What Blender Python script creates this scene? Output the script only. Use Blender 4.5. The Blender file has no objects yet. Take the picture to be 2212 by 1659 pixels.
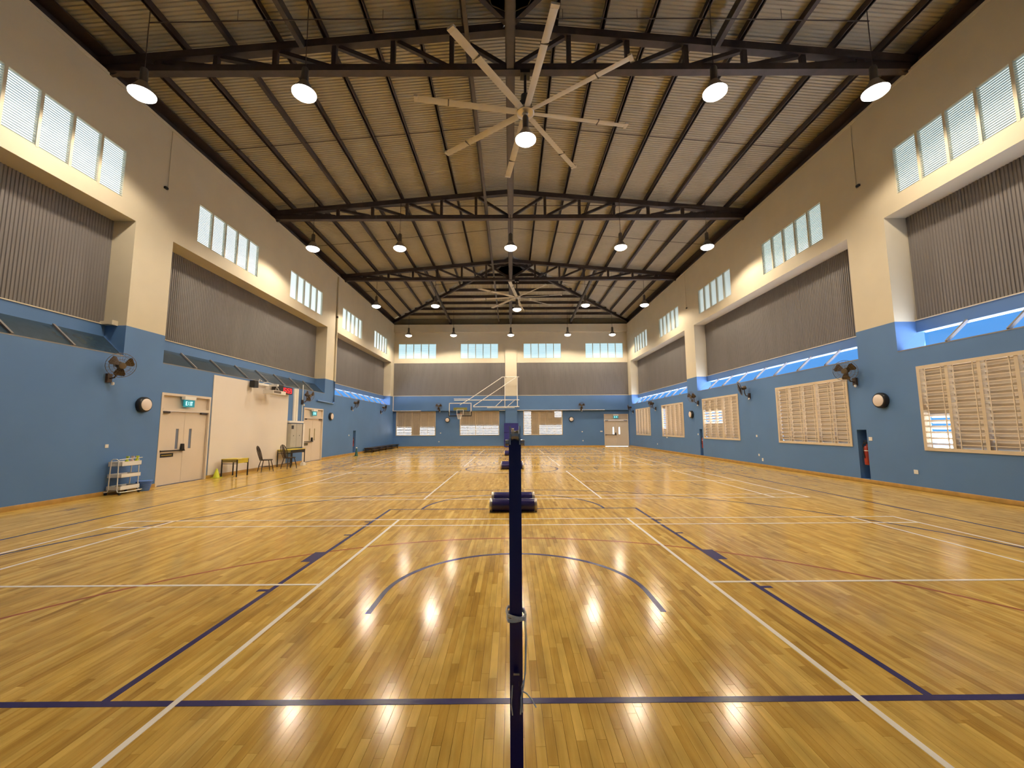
import bpy, bmesh, math, random
from mathutils import Matrix, Vector
random.seed(7)
PI = math.pi
scene = bpy.context.scene
col = scene.collection

# ------------------------------------------------------------------ camera
F_PX, PITCH, YAW, ROLL = 895.0, .1061, -.0034, -.0057
CAM = Vector((-.0346, 0, 1.5834))
R0 = Vector((math.cos(YAW), math.sin(YAW), 0))
F0 = Vector((-math.sin(YAW) * math.cos(PITCH), math.cos(YAW) * math.cos(PITCH), math.sin(PITCH)))
U0 = Vector((math.sin(YAW) * math.sin(PITCH), -math.cos(YAW) * math.sin(PITCH), math.cos(PITCH)))
rt = R0 * math.cos(ROLL) + U0 * math.sin(ROLL)
up = U0 * math.cos(ROLL) - R0 * math.sin(ROLL)
cd = bpy.data.cameras.new('camera')
cd.sensor_fit = 'HORIZONTAL'; cd.sensor_width = 36.0; cd.lens = F_PX / 2212 * 36.0
cd.clip_start = .05; cd.clip_end = 400
cam = bpy.data.objects.new('camera', cd); col.objects.link(cam)
cam.matrix_world = Matrix(((rt.x, up.x, -F0.x, CAM.x), (rt.y, up.y, -F0.y, CAM.y), (rt.z, up.z, -F0.z, CAM.z), (0, 0, 0, 1)))
scene.camera = cam

# ------------------------------------------------------------------ world, exposure
SKY = 0.95
SUN_W = 75.0
LAMP_W = 725.0
LAMP_COL = (1.0, .83, .62)
world = bpy.data.worlds.new('clear_sky'); scene.world = world
world.use_nodes = True
bg = world.node_tree.nodes['Background']
bg.inputs[0].default_value = (.15, .48, 1.0, 1); bg.inputs[1].default_value = SKY
sl = bpy.data.lights.new('sun', 'SUN'); sl.energy = SUN_W; sl.angle = math.radians(.5); sl.color = (1., .96, .9)
sun = bpy.data.objects.new('sun', sl); col.objects.link(sun)
sun.rotation_euler = Vector((-.24, .20, -.95)).to_track_quat('-Z', 'Y').to_euler()
world.cycles.sampling_method = 'NONE'
vs = scene.view_settings
vs.view_transform = 'Standard'; vs.look = 'None'; vs.gamma = 1.0; vs.exposure = 0.0; vs.use_curve_mapping = False
scene.cycles.max_bounces = 5; scene.cycles.diffuse_bounces = 3; scene.cycles.glossy_bounces = 3; scene.cycles.transmission_bounces = 2
scene.cycles.use_adaptive_sampling = True; scene.cycles.adaptive_threshold = .08
scene.cycles.caustics_reflective = False; scene.cycles.caustics_refractive = False
scene.cycles.sample_clamp_indirect = 8.0

# ------------------------------------------------------------------ materials
def mat(name, c, rough=.6, metal=0., var=.0, scale=6., bump=0., spec=.5, emit=None, estr=0., stretch=(1, 1, 1)):
    m = bpy.data.materials.new(name); m.use_nodes = True
    nt = m.node_tree; b = nt.nodes['Principled BSDF']
    b.inputs['Roughness'].default_value = rough; b.inputs['Metallic'].default_value = metal
    b.inputs['Specular IOR Level'].default_value = spec
    b.inputs['Base Color'].default_value = (*c, 1)
    if var or bump:
        tc = nt.nodes.new('ShaderNodeNewGeometry'); mp = nt.nodes.new('ShaderNodeMapping')
        mp.inputs['Scale'].default_value = stretch
        nz = nt.nodes.new('ShaderNodeTexNoise'); nz.inputs['Scale'].default_value = scale; nz.inputs['Detail'].default_value = 3
        nt.links.new(tc.outputs['Position'], mp.inputs[0]); nt.links.new(mp.outputs[0], nz.inputs['Vector'])
        if var:
            rp = nt.nodes.new('ShaderNodeValToRGB')
            rp.color_ramp.elements[0].position = .3; rp.color_ramp.elements[1].position = .7
            rp.color_ramp.elements[0].color = (*[x * (1 - var) for x in c], 1)
            rp.color_ramp.elements[1].color = (*[min(1, x * (1 + var)) for x in c], 1)
            nt.links.new(nz.outputs[0], rp.inputs[0]); nt.links.new(rp.outputs[0], b.inputs['Base Color'])
        if bump:
            bp = nt.nodes.new('ShaderNodeBump'); bp.inputs['Strength'].default_value = bump; bp.inputs['Distance'].default_value = .01
            nt.links.new(nz.outputs[0], bp.inputs['Height']); nt.links.new(bp.outputs[0], b.inputs['Normal'])
    if emit:
        b.inputs['Emission Color'].default_value = (*emit, 1); b.inputs['Emission Strength'].default_value = estr
    return m

M = dict(
    cream=mat('cream_paint', (.625, .57, .44), .7, var=.03, scale=1.2, bump=.03),
    blue=mat('blue_paint', (.083, .19, .425), .55, var=.05, scale=.8, bump=.03),
    white=mat('white_paint', (.74, .68, .62), .5, var=.02, scale=1.),
    sheet=mat('grey_sheet', (.182, .171, .170), .5, .1, var=.06, scale=2., stretch=(1, 1, .2)),
    deck=mat('roof_deck', (.43, .40, .32), .55, .0, var=.06, scale=1.5),
    steel=mat('dark_steel', (.050, .038, .040), .55, .0, var=.2, scale=4.),
    greysteel=mat('grey_steel', (.085, .075, .075), .5, .2, var=.1),
    wfreym=mat('window_frame', (.62, .52, .38), .5, var=.03),
    blade=mat('louvre_blade', (.46, .39, .30), .5, var=.04),
    hiblade=mat('upper_louvre_blade', (.40, .46, .48), .5, var=.04),
    door=mat('door_paint', (.66, .575, .48), .5, var=.02, scale=2.),
    black=mat('black_plastic', (.012, .011, .012), .4, var=.1),
    darkbrown=mat('dark_wood', (.032, .018, .012), .4, var=.25, scale=12., stretch=(4, 4, 1)),
    base=mat('baseboard_wood', (.40, .23, .05), .35, var=.15, scale=5.),
    navy=mat('navy_paint', (.018, .016, .12), .22, var=.05),
    navyline=mat('navy_line', (.036, .03, .135), .25, var=.08, scale=9., spec=.12),
    brownline=mat('brown_line', (.36, .12, .045), .25, var=.1, scale=9., spec=.12),
    whiteline=mat('white_line', (.93, .89, .83), .25, var=.02, scale=9., spec=.2),
    pad=mat('blue_padding', (.015, .02, .22), .5, var=.1),
    silver=mat('brushed_metal', (.55, .52, .48), .3, .8, var=.05),
    reflector=mat('lamp_reflector', (.30, .27, .24), .35, .6, var=.05),
    gear=mat('lamp_gear', (.10, .09, .085), .5, .2, var=.1),
    lens=mat('lamp_lens', (.9, .85, .8), .3, emit=(1., .92, .82), estr=8.),
    fanblade=mat('fan_blade', (.53, .505, .44), .4, .1, var=.04),
    bronze=mat('bronze_plastic', (.055, .034, .022), .35, var=.15),
    wire=mat('cage_wire', (.16, .13, .10), .4, .4, var=.05),
    opal=mat('opal_glass', (.78, .68, .62), .3, var=.02),
    yellow=mat('yellow_laminate', (.62, .50, .05), .35, var=.05),
    lime=mat('lime_plastic', (.62, .70, .04), .4, var=.05),
    olive=mat('olive_apron', (.25, .21, .07), .5, var=.08),
    green=mat('green_plastic', (.01, .07, .055), .45, var=.1),
    whiteplastic=mat('white_plastic', (.80, .77, .72), .4, var=.02),
    bluebasket=mat('blue_plastic', (.09, .20, .55), .4, var=.05),
    grey=mat('grey_cabinet', (.44, .42, .38), .45, var=.03),
    red=mat('red_paint', (.30, .028, .014), .35, var=.1),
    redplastic=mat('orange_rim', (.45, .09, .03), .4, var=.05),
    rope=mat('white_rope', (.93, .90, .84), .8, var=.1, scale=60.),
    exitgreen=mat('exit_panel', (.01, .12, .13), .4, emit=(.01, .22, .27), estr=.8),
    exitwhite=mat('exit_letters', (.6, .9, .9), .4, emit=(.45, .95, 1.), estr=1.3),
    led=mat('red_digits', (.6, .02, .02), .4, emit=(1., .02, .03), estr=2.2),
    glowl=mat('daylight_glow_bright', (.5, .55, .55), .3, emit=(.86, .98, 1.), estr=1.5),  # added glow for the high windows, daylight put into the pane emission
    glowr=mat('daylight_glow_soft', (.5, .55, .55), .3, emit=(.80, .92, .92), estr=1.15),
    glowb=mat('daylight_glow_cyan', (.5, .55, .55), .3, emit=(.60, .90, 1.), estr=1.0),
    mull=mat('mullion_grey', (.24, .225, .22), .45, .2, var=.05),
    endboard=mat('olive_board', (.16, .135, .085), .6, var=.05),
    bar=mat('grille_paint', (.70, .60, .46), .45, var=.02),
    backdrop_face=mat('backdrop_pale', (.45, .46, .47), .8, var=.03, scale=.3),
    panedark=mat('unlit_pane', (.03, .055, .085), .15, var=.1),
    visionpane=mat('vision_pane', (.16, .19, .27), .15, var=.05),
    brightpane=mat('daylit_door_pane', (.8, .85, .9), .2, emit=(.85, .93, 1.), estr=1.6),
    outside=mat('concrete_ground', (.5, .5, .53), .8, var=.1, scale=.5),
    acrylic=mat('backboard_paint', (.20, .25, .31), .2, var=.03),
    pink=mat('pink_plastic', (.75, .55, .52), .4, var=.03),
    yellowpad=mat('yellow_plate', (.45, .36, .06), .4, var=.05),
)

def wood_mat():
    m = bpy.data.materials.new('floor_wood'); m.use_nodes = True
    nt = m.node_tree; N = nt.nodes; L = nt.links; b = N['Principled BSDF']
    at = N.new('ShaderNodeAttribute'); at.attribute_name = 'tone'
    oi = N.new('ShaderNodeObjectInfo'); sp = N.new('ShaderNodeSeparateColor')
    L.new(oi.outputs['Color'], sp.inputs[0])
    ad = N.new('ShaderNodeMath'); ad.operation = 'ADD'
    L.new(at.outputs['Fac'], ad.inputs[0]); L.new(sp.outputs[0], ad.inputs[1])
    geo = N.new('ShaderNodeNewGeometry'); mp = N.new('ShaderNodeMapping'); mp.inputs['Scale'].default_value = (38, 2.2, 1)
    L.new(geo.outputs['Position'], mp.inputs[0])
    mul = N.new('ShaderNodeMath'); mul.operation = 'MULTIPLY'; mul.inputs[1].default_value = 83.
    L.new(ad.outputs[0], mul.inputs[0])
    cx = N.new('ShaderNodeCombineXYZ'); L.new(mul.outputs[0], cx.inputs[1]); L.new(cx.outputs[0], mp.inputs['Location'])
    nz = N.new('ShaderNodeTexNoise'); nz.inputs['Scale'].default_value = 1.; nz.inputs['Detail'].default_value = 4
    L.new(mp.outputs[0], nz.inputs['Vector'])
    mx = N.new('ShaderNodeMath'); mx.operation = 'MULTIPLY_ADD'; mx.inputs[1].default_value = .55
    L.new(nz.outputs[0], mx.inputs[0])
    sc = N.new('ShaderNodeMath'); sc.operation = 'MULTIPLY'; sc.inputs[1].default_value = .72
    L.new(ad.outputs[0], sc.inputs[0]); L.new(sc.outputs[0], mx.inputs[2])
    # broad wear
    nz2 = N.new('ShaderNodeTexNoise'); nz2.inputs['Scale'].default_value = .6; nz2.inputs['Detail'].default_value = 2
    L.new(geo.outputs['Position'], nz2.inputs['Vector'])
    rp = N.new('ShaderNodeValToRGB'); cr = rp.color_ramp
    cr.elements[0].position = .12; cr.elements[0].color = (.30, .15, .022, 1)
    cr.elements[1].position = .95; cr.elements[1].color = (.80, .545, .14, 1)
    e = cr.elements.new(.5); e.color = (.57, .345, .068, 1)
    L.new(mx.outputs[0], rp.inputs[0])
    mp3 = N.new('ShaderNodeMapping'); mp3.inputs['Scale'].default_value = (9, 2.6, 1); L.new(geo.outputs['Position'], mp3.inputs[0])
    nz3 = N.new('ShaderNodeTexNoise'); nz3.inputs['Scale'].default_value = 1.; nz3.inputs['Detail'].default_value = 2; L.new(mp3.outputs[0], nz3.inputs['Vector'])
    r3 = N.new('ShaderNodeMapRange'); r3.inputs[1].default_value = .3; r3.inputs[2].default_value = .6; r3.inputs[3].default_value = .80; r3.inputs[4].default_value = 1.04; L.new(nz3.outputs[0], r3.inputs[0])
    ml = N.new('ShaderNodeVectorMath'); ml.operation = 'SCALE'; L.new(rp.outputs[0], ml.inputs[0]); L.new(r3.outputs[0], ml.inputs['Scale']); L.new(ml.outputs[0], b.inputs['Base Color'])
    rr = N.new('ShaderNodeMapRange'); rr.inputs[3].default_value = .10; rr.inputs[4].default_value = .20
    L.new(nz2.outputs[0], rr.inputs[0]); L.new(rr.outputs[0], b.inputs['Roughness'])
    bp = N.new('ShaderNodeBump'); bp.inputs['Strength'].default_value = .04; bp.inputs['Distance'].default_value = .003
    L.new(nz.outputs[0], bp.inputs['Height']); L.new(bp.outputs[0], b.inputs['Normal'])
    b.inputs['Specular IOR Level'].default_value = .10
    wn_ = N.new('ShaderNodeTexWhiteNoise'); wn_.noise_dimensions = '1D'; L.new(ad.outputs[0], wn_.inputs['W'])
    sb = N.new('ShaderNodeVectorMath'); sb.operation = 'MULTIPLY_ADD'; sb.inputs[1].default_value = (.003, .003, 0); sb.inputs[2].default_value = (-.0015, -.0015, 0)
    L.new(wn_.outputs['Color'], sb.inputs[0])
    an = N.new('ShaderNodeVectorMath'); an.operation = 'ADD'; L.new(geo.outputs['Normal'], an.inputs[0]); L.new(sb.outputs[0], an.inputs[1])
    nn = N.new('ShaderNodeVectorMath'); nn.operation = 'NORMALIZE'; L.new(an.outputs[0], nn.inputs[0]); L.new(nn.outputs[0], bp.inputs['Normal'])
    return m
for k_ in ('lens', 'glowl', 'glowr', 'glowb', 'exitgreen', 'exitwhite', 'led', 'brightpane'): M[k_].cycles.emission_sampling = 'NONE'
M['wood'] = wood_mat()
def glass_mat():
    m = bpy.data.materials.new('clear_pane'); m.use_nodes = True; nt = m.node_tree; N = nt.nodes
    N.remove(N['Principled BSDF'])
    tr = N.new('ShaderNodeBsdfTransparent'); tr.inputs[0].default_value = (.88, .93, 1., 1)
    gl = N.new('ShaderNodeBsdfGlossy'); gl.inputs['Roughness'].default_value = .1
    mx = N.new('ShaderNodeMixShader'); mx.inputs[0].default_value = .05
    nt.links.new(tr.outputs[0], mx.inputs[1]); nt.links.new(gl.outputs[0], mx.inputs[2]); nt.links.new(mx.outputs[0], N['Material Output'].inputs[0])
    return m
M['clear'] = glass_mat()
M['gap'] = mat('floor_joint', (.07, .032, .01), .7, var=.1)

# ------------------------------------------------------------------ mesh helpers
class MB:
    def __init__(s): s.v = []; s.f = []; s.m = []; s.smooth = []
    def add(s, vs, fs, mi=0, sm=False):
        o = len(s.v); s.v += [tuple(x) for x in vs]
        for f in fs: s.f.append([i + o for i in f]); s.m.append(mi); s.smooth.append(sm)
        return s
    def box(s, x0, x1, y0, y1, z0, z1, mi=0):
        x0, x1 = min(x0, x1), max(x0, x1); y0, y1 = min(y0, y1), max(y0, y1); z0, z1 = min(z0, z1), max(z0, z1)
        return s.add([(x0, y0, z0), (x1, y0, z0), (x1, y1, z0), (x0, y1, z0), (x0, y0, z1), (x1, y0, z1), (x1, y1, z1), (x0, y1, z1)],
              [(0, 3, 2, 1), (4, 5, 6, 7), (0, 1, 5, 4), (1, 2, 6, 5), (2, 3, 7, 6), (3, 0, 4, 7)], mi)
    def bar(s, p, q, w, h, mi=0, upv=(0, 0, 1)):
        p = Vector(p); q = Vector(q); d = (q - p).normalized(); u = Vector(upv)
        a = d.cross(u)
        if a.length < 1e-4: a = d.cross(Vector((0, 1, 0)))
        a.normalize(); c = a.cross(d).normalized(); a *= w / 2; c *= h / 2
        vs = [p - a - c, p + a - c, p + a + c, p - a + c, q - a - c, q + a - c, q + a + c, q - a + c]
        return s.add(vs, [(0, 1, 2, 3), (7, 6, 5, 4), (0, 4, 5, 1), (1, 5, 6, 2), (2, 6, 7, 3), (3, 7, 4, 0)], mi)
    def tube(s, pts, r, n=8, mi=0, closed=False):
        pts = [Vector(p) for p in pts]; k = len(pts); vs = []; fs = []
        rr = r if isinstance(r, (list, tuple)) else [r] * k
        for i, p in enumerate(pts):
            if closed: d = pts[(i + 1) % k] - pts[i - 1]
            else: d = pts[min(i + 1, k - 1)] - pts[max(i - 1, 0)]
            d.normalize()
            a = d.cross(Vector((0, 0, 1)))
            if a.length < .05: a = d.cross(Vector((0, 1, 0)))
            a.normalize(); b = d.cross(a).normalized()
            vs += [p + (a * math.cos(2 * PI * j / n) + b * math.sin(2 * PI * j / n)) * rr[i] for j in range(n)]
        for i in range(k if closed else k - 1):
            for j in range(n):
                i2 = (i + 1) % k
                fs.append((i * n + j, i * n + (j + 1) % n, i2 * n + (j + 1) % n, i2 * n + j))
        if not closed: fs += [tuple(range(n)), tuple(range((k - 1) * n, k * n))]
        return s.add(vs, fs, mi, True)
    def lathe(s, prof, c=(0, 0, 0), axis='z', n=20, mi=0):
        vs = []; fs = []
        for r, t in prof:
            for j in range(n):
                a = 2 * PI * j / n; x, y = r * math.cos(a), r * math.sin(a)
                q = {'z': (x, y, t), 'x': (t, x, y), 'y': (x, t, y)}[axis]
                vs.append((c[0] + q[0], c[1] + q[1], c[2] + q[2]))
        k = len(prof)
        for i in range(k - 1):
            for j in range(n): fs.append((i * n + j, i * n + (j + 1) % n, (i + 1) * n + (j + 1) % n, (i + 1) * n + j))
        fs += [tuple(range(n)), tuple(range((k - 1) * n, k * n))]
        return s.add(vs, fs, mi, True)
    def prism(s, poly, axis, a0, a1, mi=0):
        n = len(poly)
        P = lambda a, u, v: {'x': (a, u, v), 'y': (u, a, v), 'z': (u, v, a)}[axis]
        vs = [P(a0, *p) for p in poly] + [P(a1, *p) for p in poly]
        fs = [tuple(range(n)), tuple(range(n, 2 * n))] + [(i, (i + 1) % n, n + (i + 1) % n, n + i) for i in range(n)]
        return s.add(vs, fs, mi)
    def grid(s, axis, a0, a1, u0, u1, z0, z1, holes=(), split=None):
        """wall slab with rectangular openings (u0,u1,z0,z1); faces above split take material 1"""
        us = sorted({u0, u1} | {h[0] for h in holes} | {h[1] for h in holes}); us = [u for u in us if u0 <= u <= u1]
        zs = sorted({z0, z1} | {h[2] for h in holes} | {h[3] for h in holes} | ({split} if split else set())); zs = [z for z in zs if z0 <= z <= z1]
        nu, nz = len(us) - 1, len(zs) - 1
        def solid(i, j):
            if not (0 <= i < nu and 0 <= j < nz): return False
            uc, zc = (us[i] + us[i + 1]) / 2, (zs[j] + zs[j + 1]) / 2
            return not any(h[0] < uc < h[1] and h[2] < zc < h[3] for h in holes)
        P = lambda a, u, z: (a, u, z) if axis == 'x' else (u, a, z)
        for i in range(nu):
            for j in range(nz):
                if not solid(i, j): continue
                A, B, C, D = us[i], us[i + 1], zs[j], zs[j + 1]
                mi = 1 if split and (C + D) / 2 > split else 0
                for a in (a0, a1): s.add([P(a, A, C), P(a, B, C), P(a, B, D), P(a, A, D)], [(0, 1, 2, 3)], mi)
                for di, dj, e in ((-1, 0, ((A, C), (A, D))), (1, 0, ((B, C), (B, D))), (0, -1, ((A, C), (B, C))), (0, 1, ((A, D), (B, D)))):
                    if not solid(i + di, j + dj):
                        (p, q), (r, t) = e
                        s.add([P(a0, p, q), P(a1, p, q), P(a1, r, t), P(a0, r, t)], [(0, 1, 2, 3)], mi)
        return s
    def mesh(s, name, mats, weld=True):
        me = bpy.data.meshes.new(name); me.from_pydata(s.v, [], s.f)
        for x in (mats if isinstance(mats, (list, tuple)) else [mats]): me.materials.append(M[x])
        me.polygons.foreach_set('material_index', s.m); me.polygons.foreach_set('use_smooth', s.smooth)
        if weld:
            bm = bmesh.new(); bm.from_mesh(me); bmesh.ops.remove_doubles(bm, verts=bm.verts, dist=1e-5)
            bmesh.ops.recalc_face_normals(bm, faces=bm.faces); bm.to_mesh(me); bm.free()
        try: me.set_sharp_from_angle(angle=math.radians(40))
        except Exception: pass
        me.update()
        return me

def link(name, data, parent=None, loc=(0, 0, 0), rot=(0, 0, 0), sc=(1, 1, 1)):
    o = bpy.data.objects.new(name, data); col.objects.link(o)
    o.parent = parent; o.location = loc; o.rotation_euler = rot; o.scale = sc
    return o
def obj(name, mb, mats, parent=None, loc=(0, 0, 0), rot=(0, 0, 0), label=None, cat=None, group=None, kind=None):
    o = link(name, mb.mesh(name, mats), parent, loc, rot)
    if label: o['label'] = label
    if cat: o['category'] = cat
    if group: o['group'] = group
    if kind: o['kind'] = kind
    return o
def thing(name, label, cat, loc=(0, 0, 0), rz=0, group=None, kind=None):
    o = link(name, None, None, loc, (0, 0, rz)); o.empty_display_size = .2
    o['label'] = label
    if cat: o['category'] = cat
    if group: o['group'] = group
    if kind: o['kind'] = kind
    return o
def part(name, mb, mats, parent, **k): return obj(name, mb, mats, parent, **k)
def copy_tree(o, parent=None):
    c = o.copy(); col.objects.link(c); c.parent = parent
    for ch in list(o.children): copy_tree(ch, c)
    return c

# ------------------------------------------------------------------ dimensions (metres), Y into the hall
XW, Y0, YB, ZT = 10.0, -1.55, 35.1, 10.45
SPLIT = 4.29
TRUSS = [9.42, 16.77, 24.12]
BAYS = [(-.2, 10.56), (11.78, 22.15), (23.4, 34.25)]
PILL = [(Y0, -.2), (10.56, 11.78), (22.15, 23.4), (34.25, 35.25)]
HIWIN = [(6.88, 10.15), (12.65, 15.86), (18.22, 21.5), (24.1, 27.4), (29.85, 33.05)]
LOWIN = [(6.76, 10.09), (12.26, 15.57), (18.24, 21.63), (24.08, 27.53), (29.85, 33.24)]
HZ = (7.53, 8.84); LZ = (1.01, 3.02)
DOOR1 = (11.83, 13.78, 2.66); DOOR2 = (20.02, 22.08, 2.64); DOOR3 = (7.87, 9.93, 2.73)
NICHE_R = [(11.74, 12.07), (21.83, 22.15)]; NICHE_L = [(26.4, 26.85)]
def deckz(x): return 11.98 - .0925 * abs(x)
HS = .0925 * 10.8 / 11.78
def hipz(y): return 11.98 - HS * (y - TRUSS[2])

# ------------------------------------------------------------------ floor
fb = obj('floor', MB().box(-10.2, 10.2, Y0 - .1, 35.4, -.12, -.006), 'gap', kind='structure',
         label='glossy varnished strip wood sports floor with court markings')
PW, GAP = .0525, .0016
planks = []
nx = int(20.0 / PW)
for i in range(nx + 1):
    x0 = -10.0 + i * PW
    if x0 + PW > 10.001: break
    y = Y0 - random.random() * .9
    while y < 35.25:
        l = random.choice((.35, .45, .55, .65, .8, .95)) * random.uniform(.9, 1.1)
        ya, yb = max(y, Y0), min(y + l, 35.25)
        y += l
        if yb - ya > .03: planks.append((x0, ya, yb, min(1, max(0.02, random.gauss(.5, .17)))))
def vis(p):
    yc = (p[1] + p[2]) / 2; xc = p[0] + PW / 2
    if yc < 1.95: return 0
    return (p[2] - p[1]) / yc ** 3 if abs(xc) / yc < 1.22 else 0
order = sorted(range(len(planks)), key=lambda k: -vis(planks[k]))
near = set(order[:300])
unit = MB().box(-.5, .5, -.5, .5, -.012, 0).mesh('plank', 'wood')
for k in sorted(near):
    x0, ya, yb, t = planks[k]
    o = link('plank', unit, fb, (x0 + PW / 2, (ya + yb) / 2, 0), (0, 0, 0), (PW - GAP, yb - ya - GAP, 1))
    o.color = (t, 0, 0, 1)
vs_, fs_, tones = [], [], []
for k, (x0, ya, yb, t) in enumerate(planks):
    if k in near: continue
    a, b, c, d = x0 + GAP / 2, x0 + PW - GAP / 2, ya + GAP / 2, yb - GAP / 2; o = len(vs_)
    vs_ += [(a, c, 0), (b, c, 0), (b, d, 0), (a, d, 0), (a, c, -.006), (b, c, -.006), (b, d, -.006), (a, d, -.006)]
    fs_ += [(o, o + 1, o + 2, o + 3), (o, o + 4, o + 5, o + 1), (o + 1, o + 5, o + 6, o + 2), (o + 2, o + 6, o + 7, o + 3), (o + 3, o + 7, o + 4, o)]
    tones += [t] * 5
me = bpy.data.meshes.new('plank_field'); me.from_pydata(vs_, [], fs_); me.materials.append(M['wood'])
at = me.attributes.new('tone', 'FLOAT', 'FACE'); at.data.foreach_set('value', tones)
pf = link('plank_field', me, fb); pf['kind'] = 'stuff'; pf.color = (0, 0, 0, 1)

# court markings: each painted line a part of the floor
def strip(x0, x1, y0, y1, m, z=.0016): part('court_line', MB().box(x0, x1, y0, y1, 0, z), m, fb)
def arc(cx, cy, r, a0, a1, w, m, z=.0016, n=48):
    mb = MB(); vs = []
    for i in range(n + 1):
        a = a0 + (a1 - a0) * i / n
        for rr, zz in ((r - w / 2, 0), (r + w / 2, 0), (r + w / 2, z), (r - w / 2, z)): vs.append((cx + rr * math.cos(a), cy + rr * math.sin(a), zz))
    fs = [(0, 1, 2, 3), (4 * n, 4 * n + 1, 4 * n + 2, 4 * n + 3)]
    for i in range(n):
        for j in range(4): fs.append((4 * i + j, 4 * i + (j + 1) % 4, 4 * i + 4 + (j + 1) % 4, 4 * i + 4 + j))
    part('court_line', mb.add(vs, fs), m, fb)
W = .04
for c in (4.447, 12.569, 20.604, 28.70):
    for s in (-1, 1):
        strip(-6.7, 6.7, c + s * 3.03 - W / 2, c + s * 3.03 + W / 2, 'whiteline', .0022)
        strip(-6.7, 6.7, c + s * 2.57 - W / 2, c + s * 2.57 + W / 2, 'whiteline', .0022)
        for x in (6.68, 5.92, 2.0): strip(s * x - W / 2, s * x + W / 2, c - 3.05, c + 3.05, 'whiteline', .0021)
        strip(min(s * 2.0, s * 6.7), max(s * 2.0, s * 6.7), c - W / 2, c + W / 2, 'whiteline', .0020)
BW = .05
yb0, yb1 = 2.60, 30.62
for s in (-1, 1): strip(s * 7.5 - BW / 2, s * 7.5 + BW / 2, yb0, yb1, 'navyline', .0013)
strip(-7.5, 7.5, 16.585, 16.635, 'navyline', .0012); arc(0, 16.61, 1.8, 0, 2 * PI, BW, 'navyline', .0013)
for b, d in ((yb0, 1), (yb1, -1)):
    strip(-7.5, 7.5, b - BW / 2, b + BW / 2, 'navyline', .0014)
    for s in (-1, 1):
        e = sorted((b, b + d * 5.8)); strip(s * 2.425 - BW / 2, s * 2.425 + BW / 2, e[0], e[1], 'navyline', .0015)
        e = sorted((b, b + d * 2.99)); strip(s * 6.6 - BW / 2, s * 6.6 + BW / 2, e[0], e[1], 'navyline', .0011)
        e = sorted((b + d * 2.58, b + d * 2.97)); x = sorted((s * 2.43, s * 2.57)); strip(x[0], x[1], e[0], e[1], 'navyline', .0017)
        for t in (1.70, 3.84, 4.72): x = sorted((s * 2.43, s * 2.55)); strip(x[0], x[1], b + d * t - .025, b + d * t + .025, 'navyline', .0017)
        e = sorted((b + d * 1.16, b + d * 1.575)); strip(s * 1.275 - BW / 2, s * 1.275 + BW / 2, e[0], e[1], 'navyline', .0012)
    strip(-2.45, 2.45, b + d * 5.8 - BW / 2, b + d * 5.8 + BW / 2, 'navyline', .0014)
    arc(0, b + d * 5.8, 1.8, 0, d * PI, BW, 'navyline', .0016)
    arc(0, b + d * 1.575, 1.275, 0, d * PI, BW, 'navyline', .0016)
    a = math.asin(1.415 / 6.75); arc(0, b + d * 1.575, 6.75, d * math.acos(6.6 / 6.75), d * (PI - math.acos(6.6 / 6.75)), BW, 'navyline', .0011)
arc(0, 1.11, 5.09, math.radians(12), math.radians(168), .04, 'brownline', .0010)
arc(0, 32.1, 5.09, math.radians(192), math.radians(348), .04, 'brownline', .0010)

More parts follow.
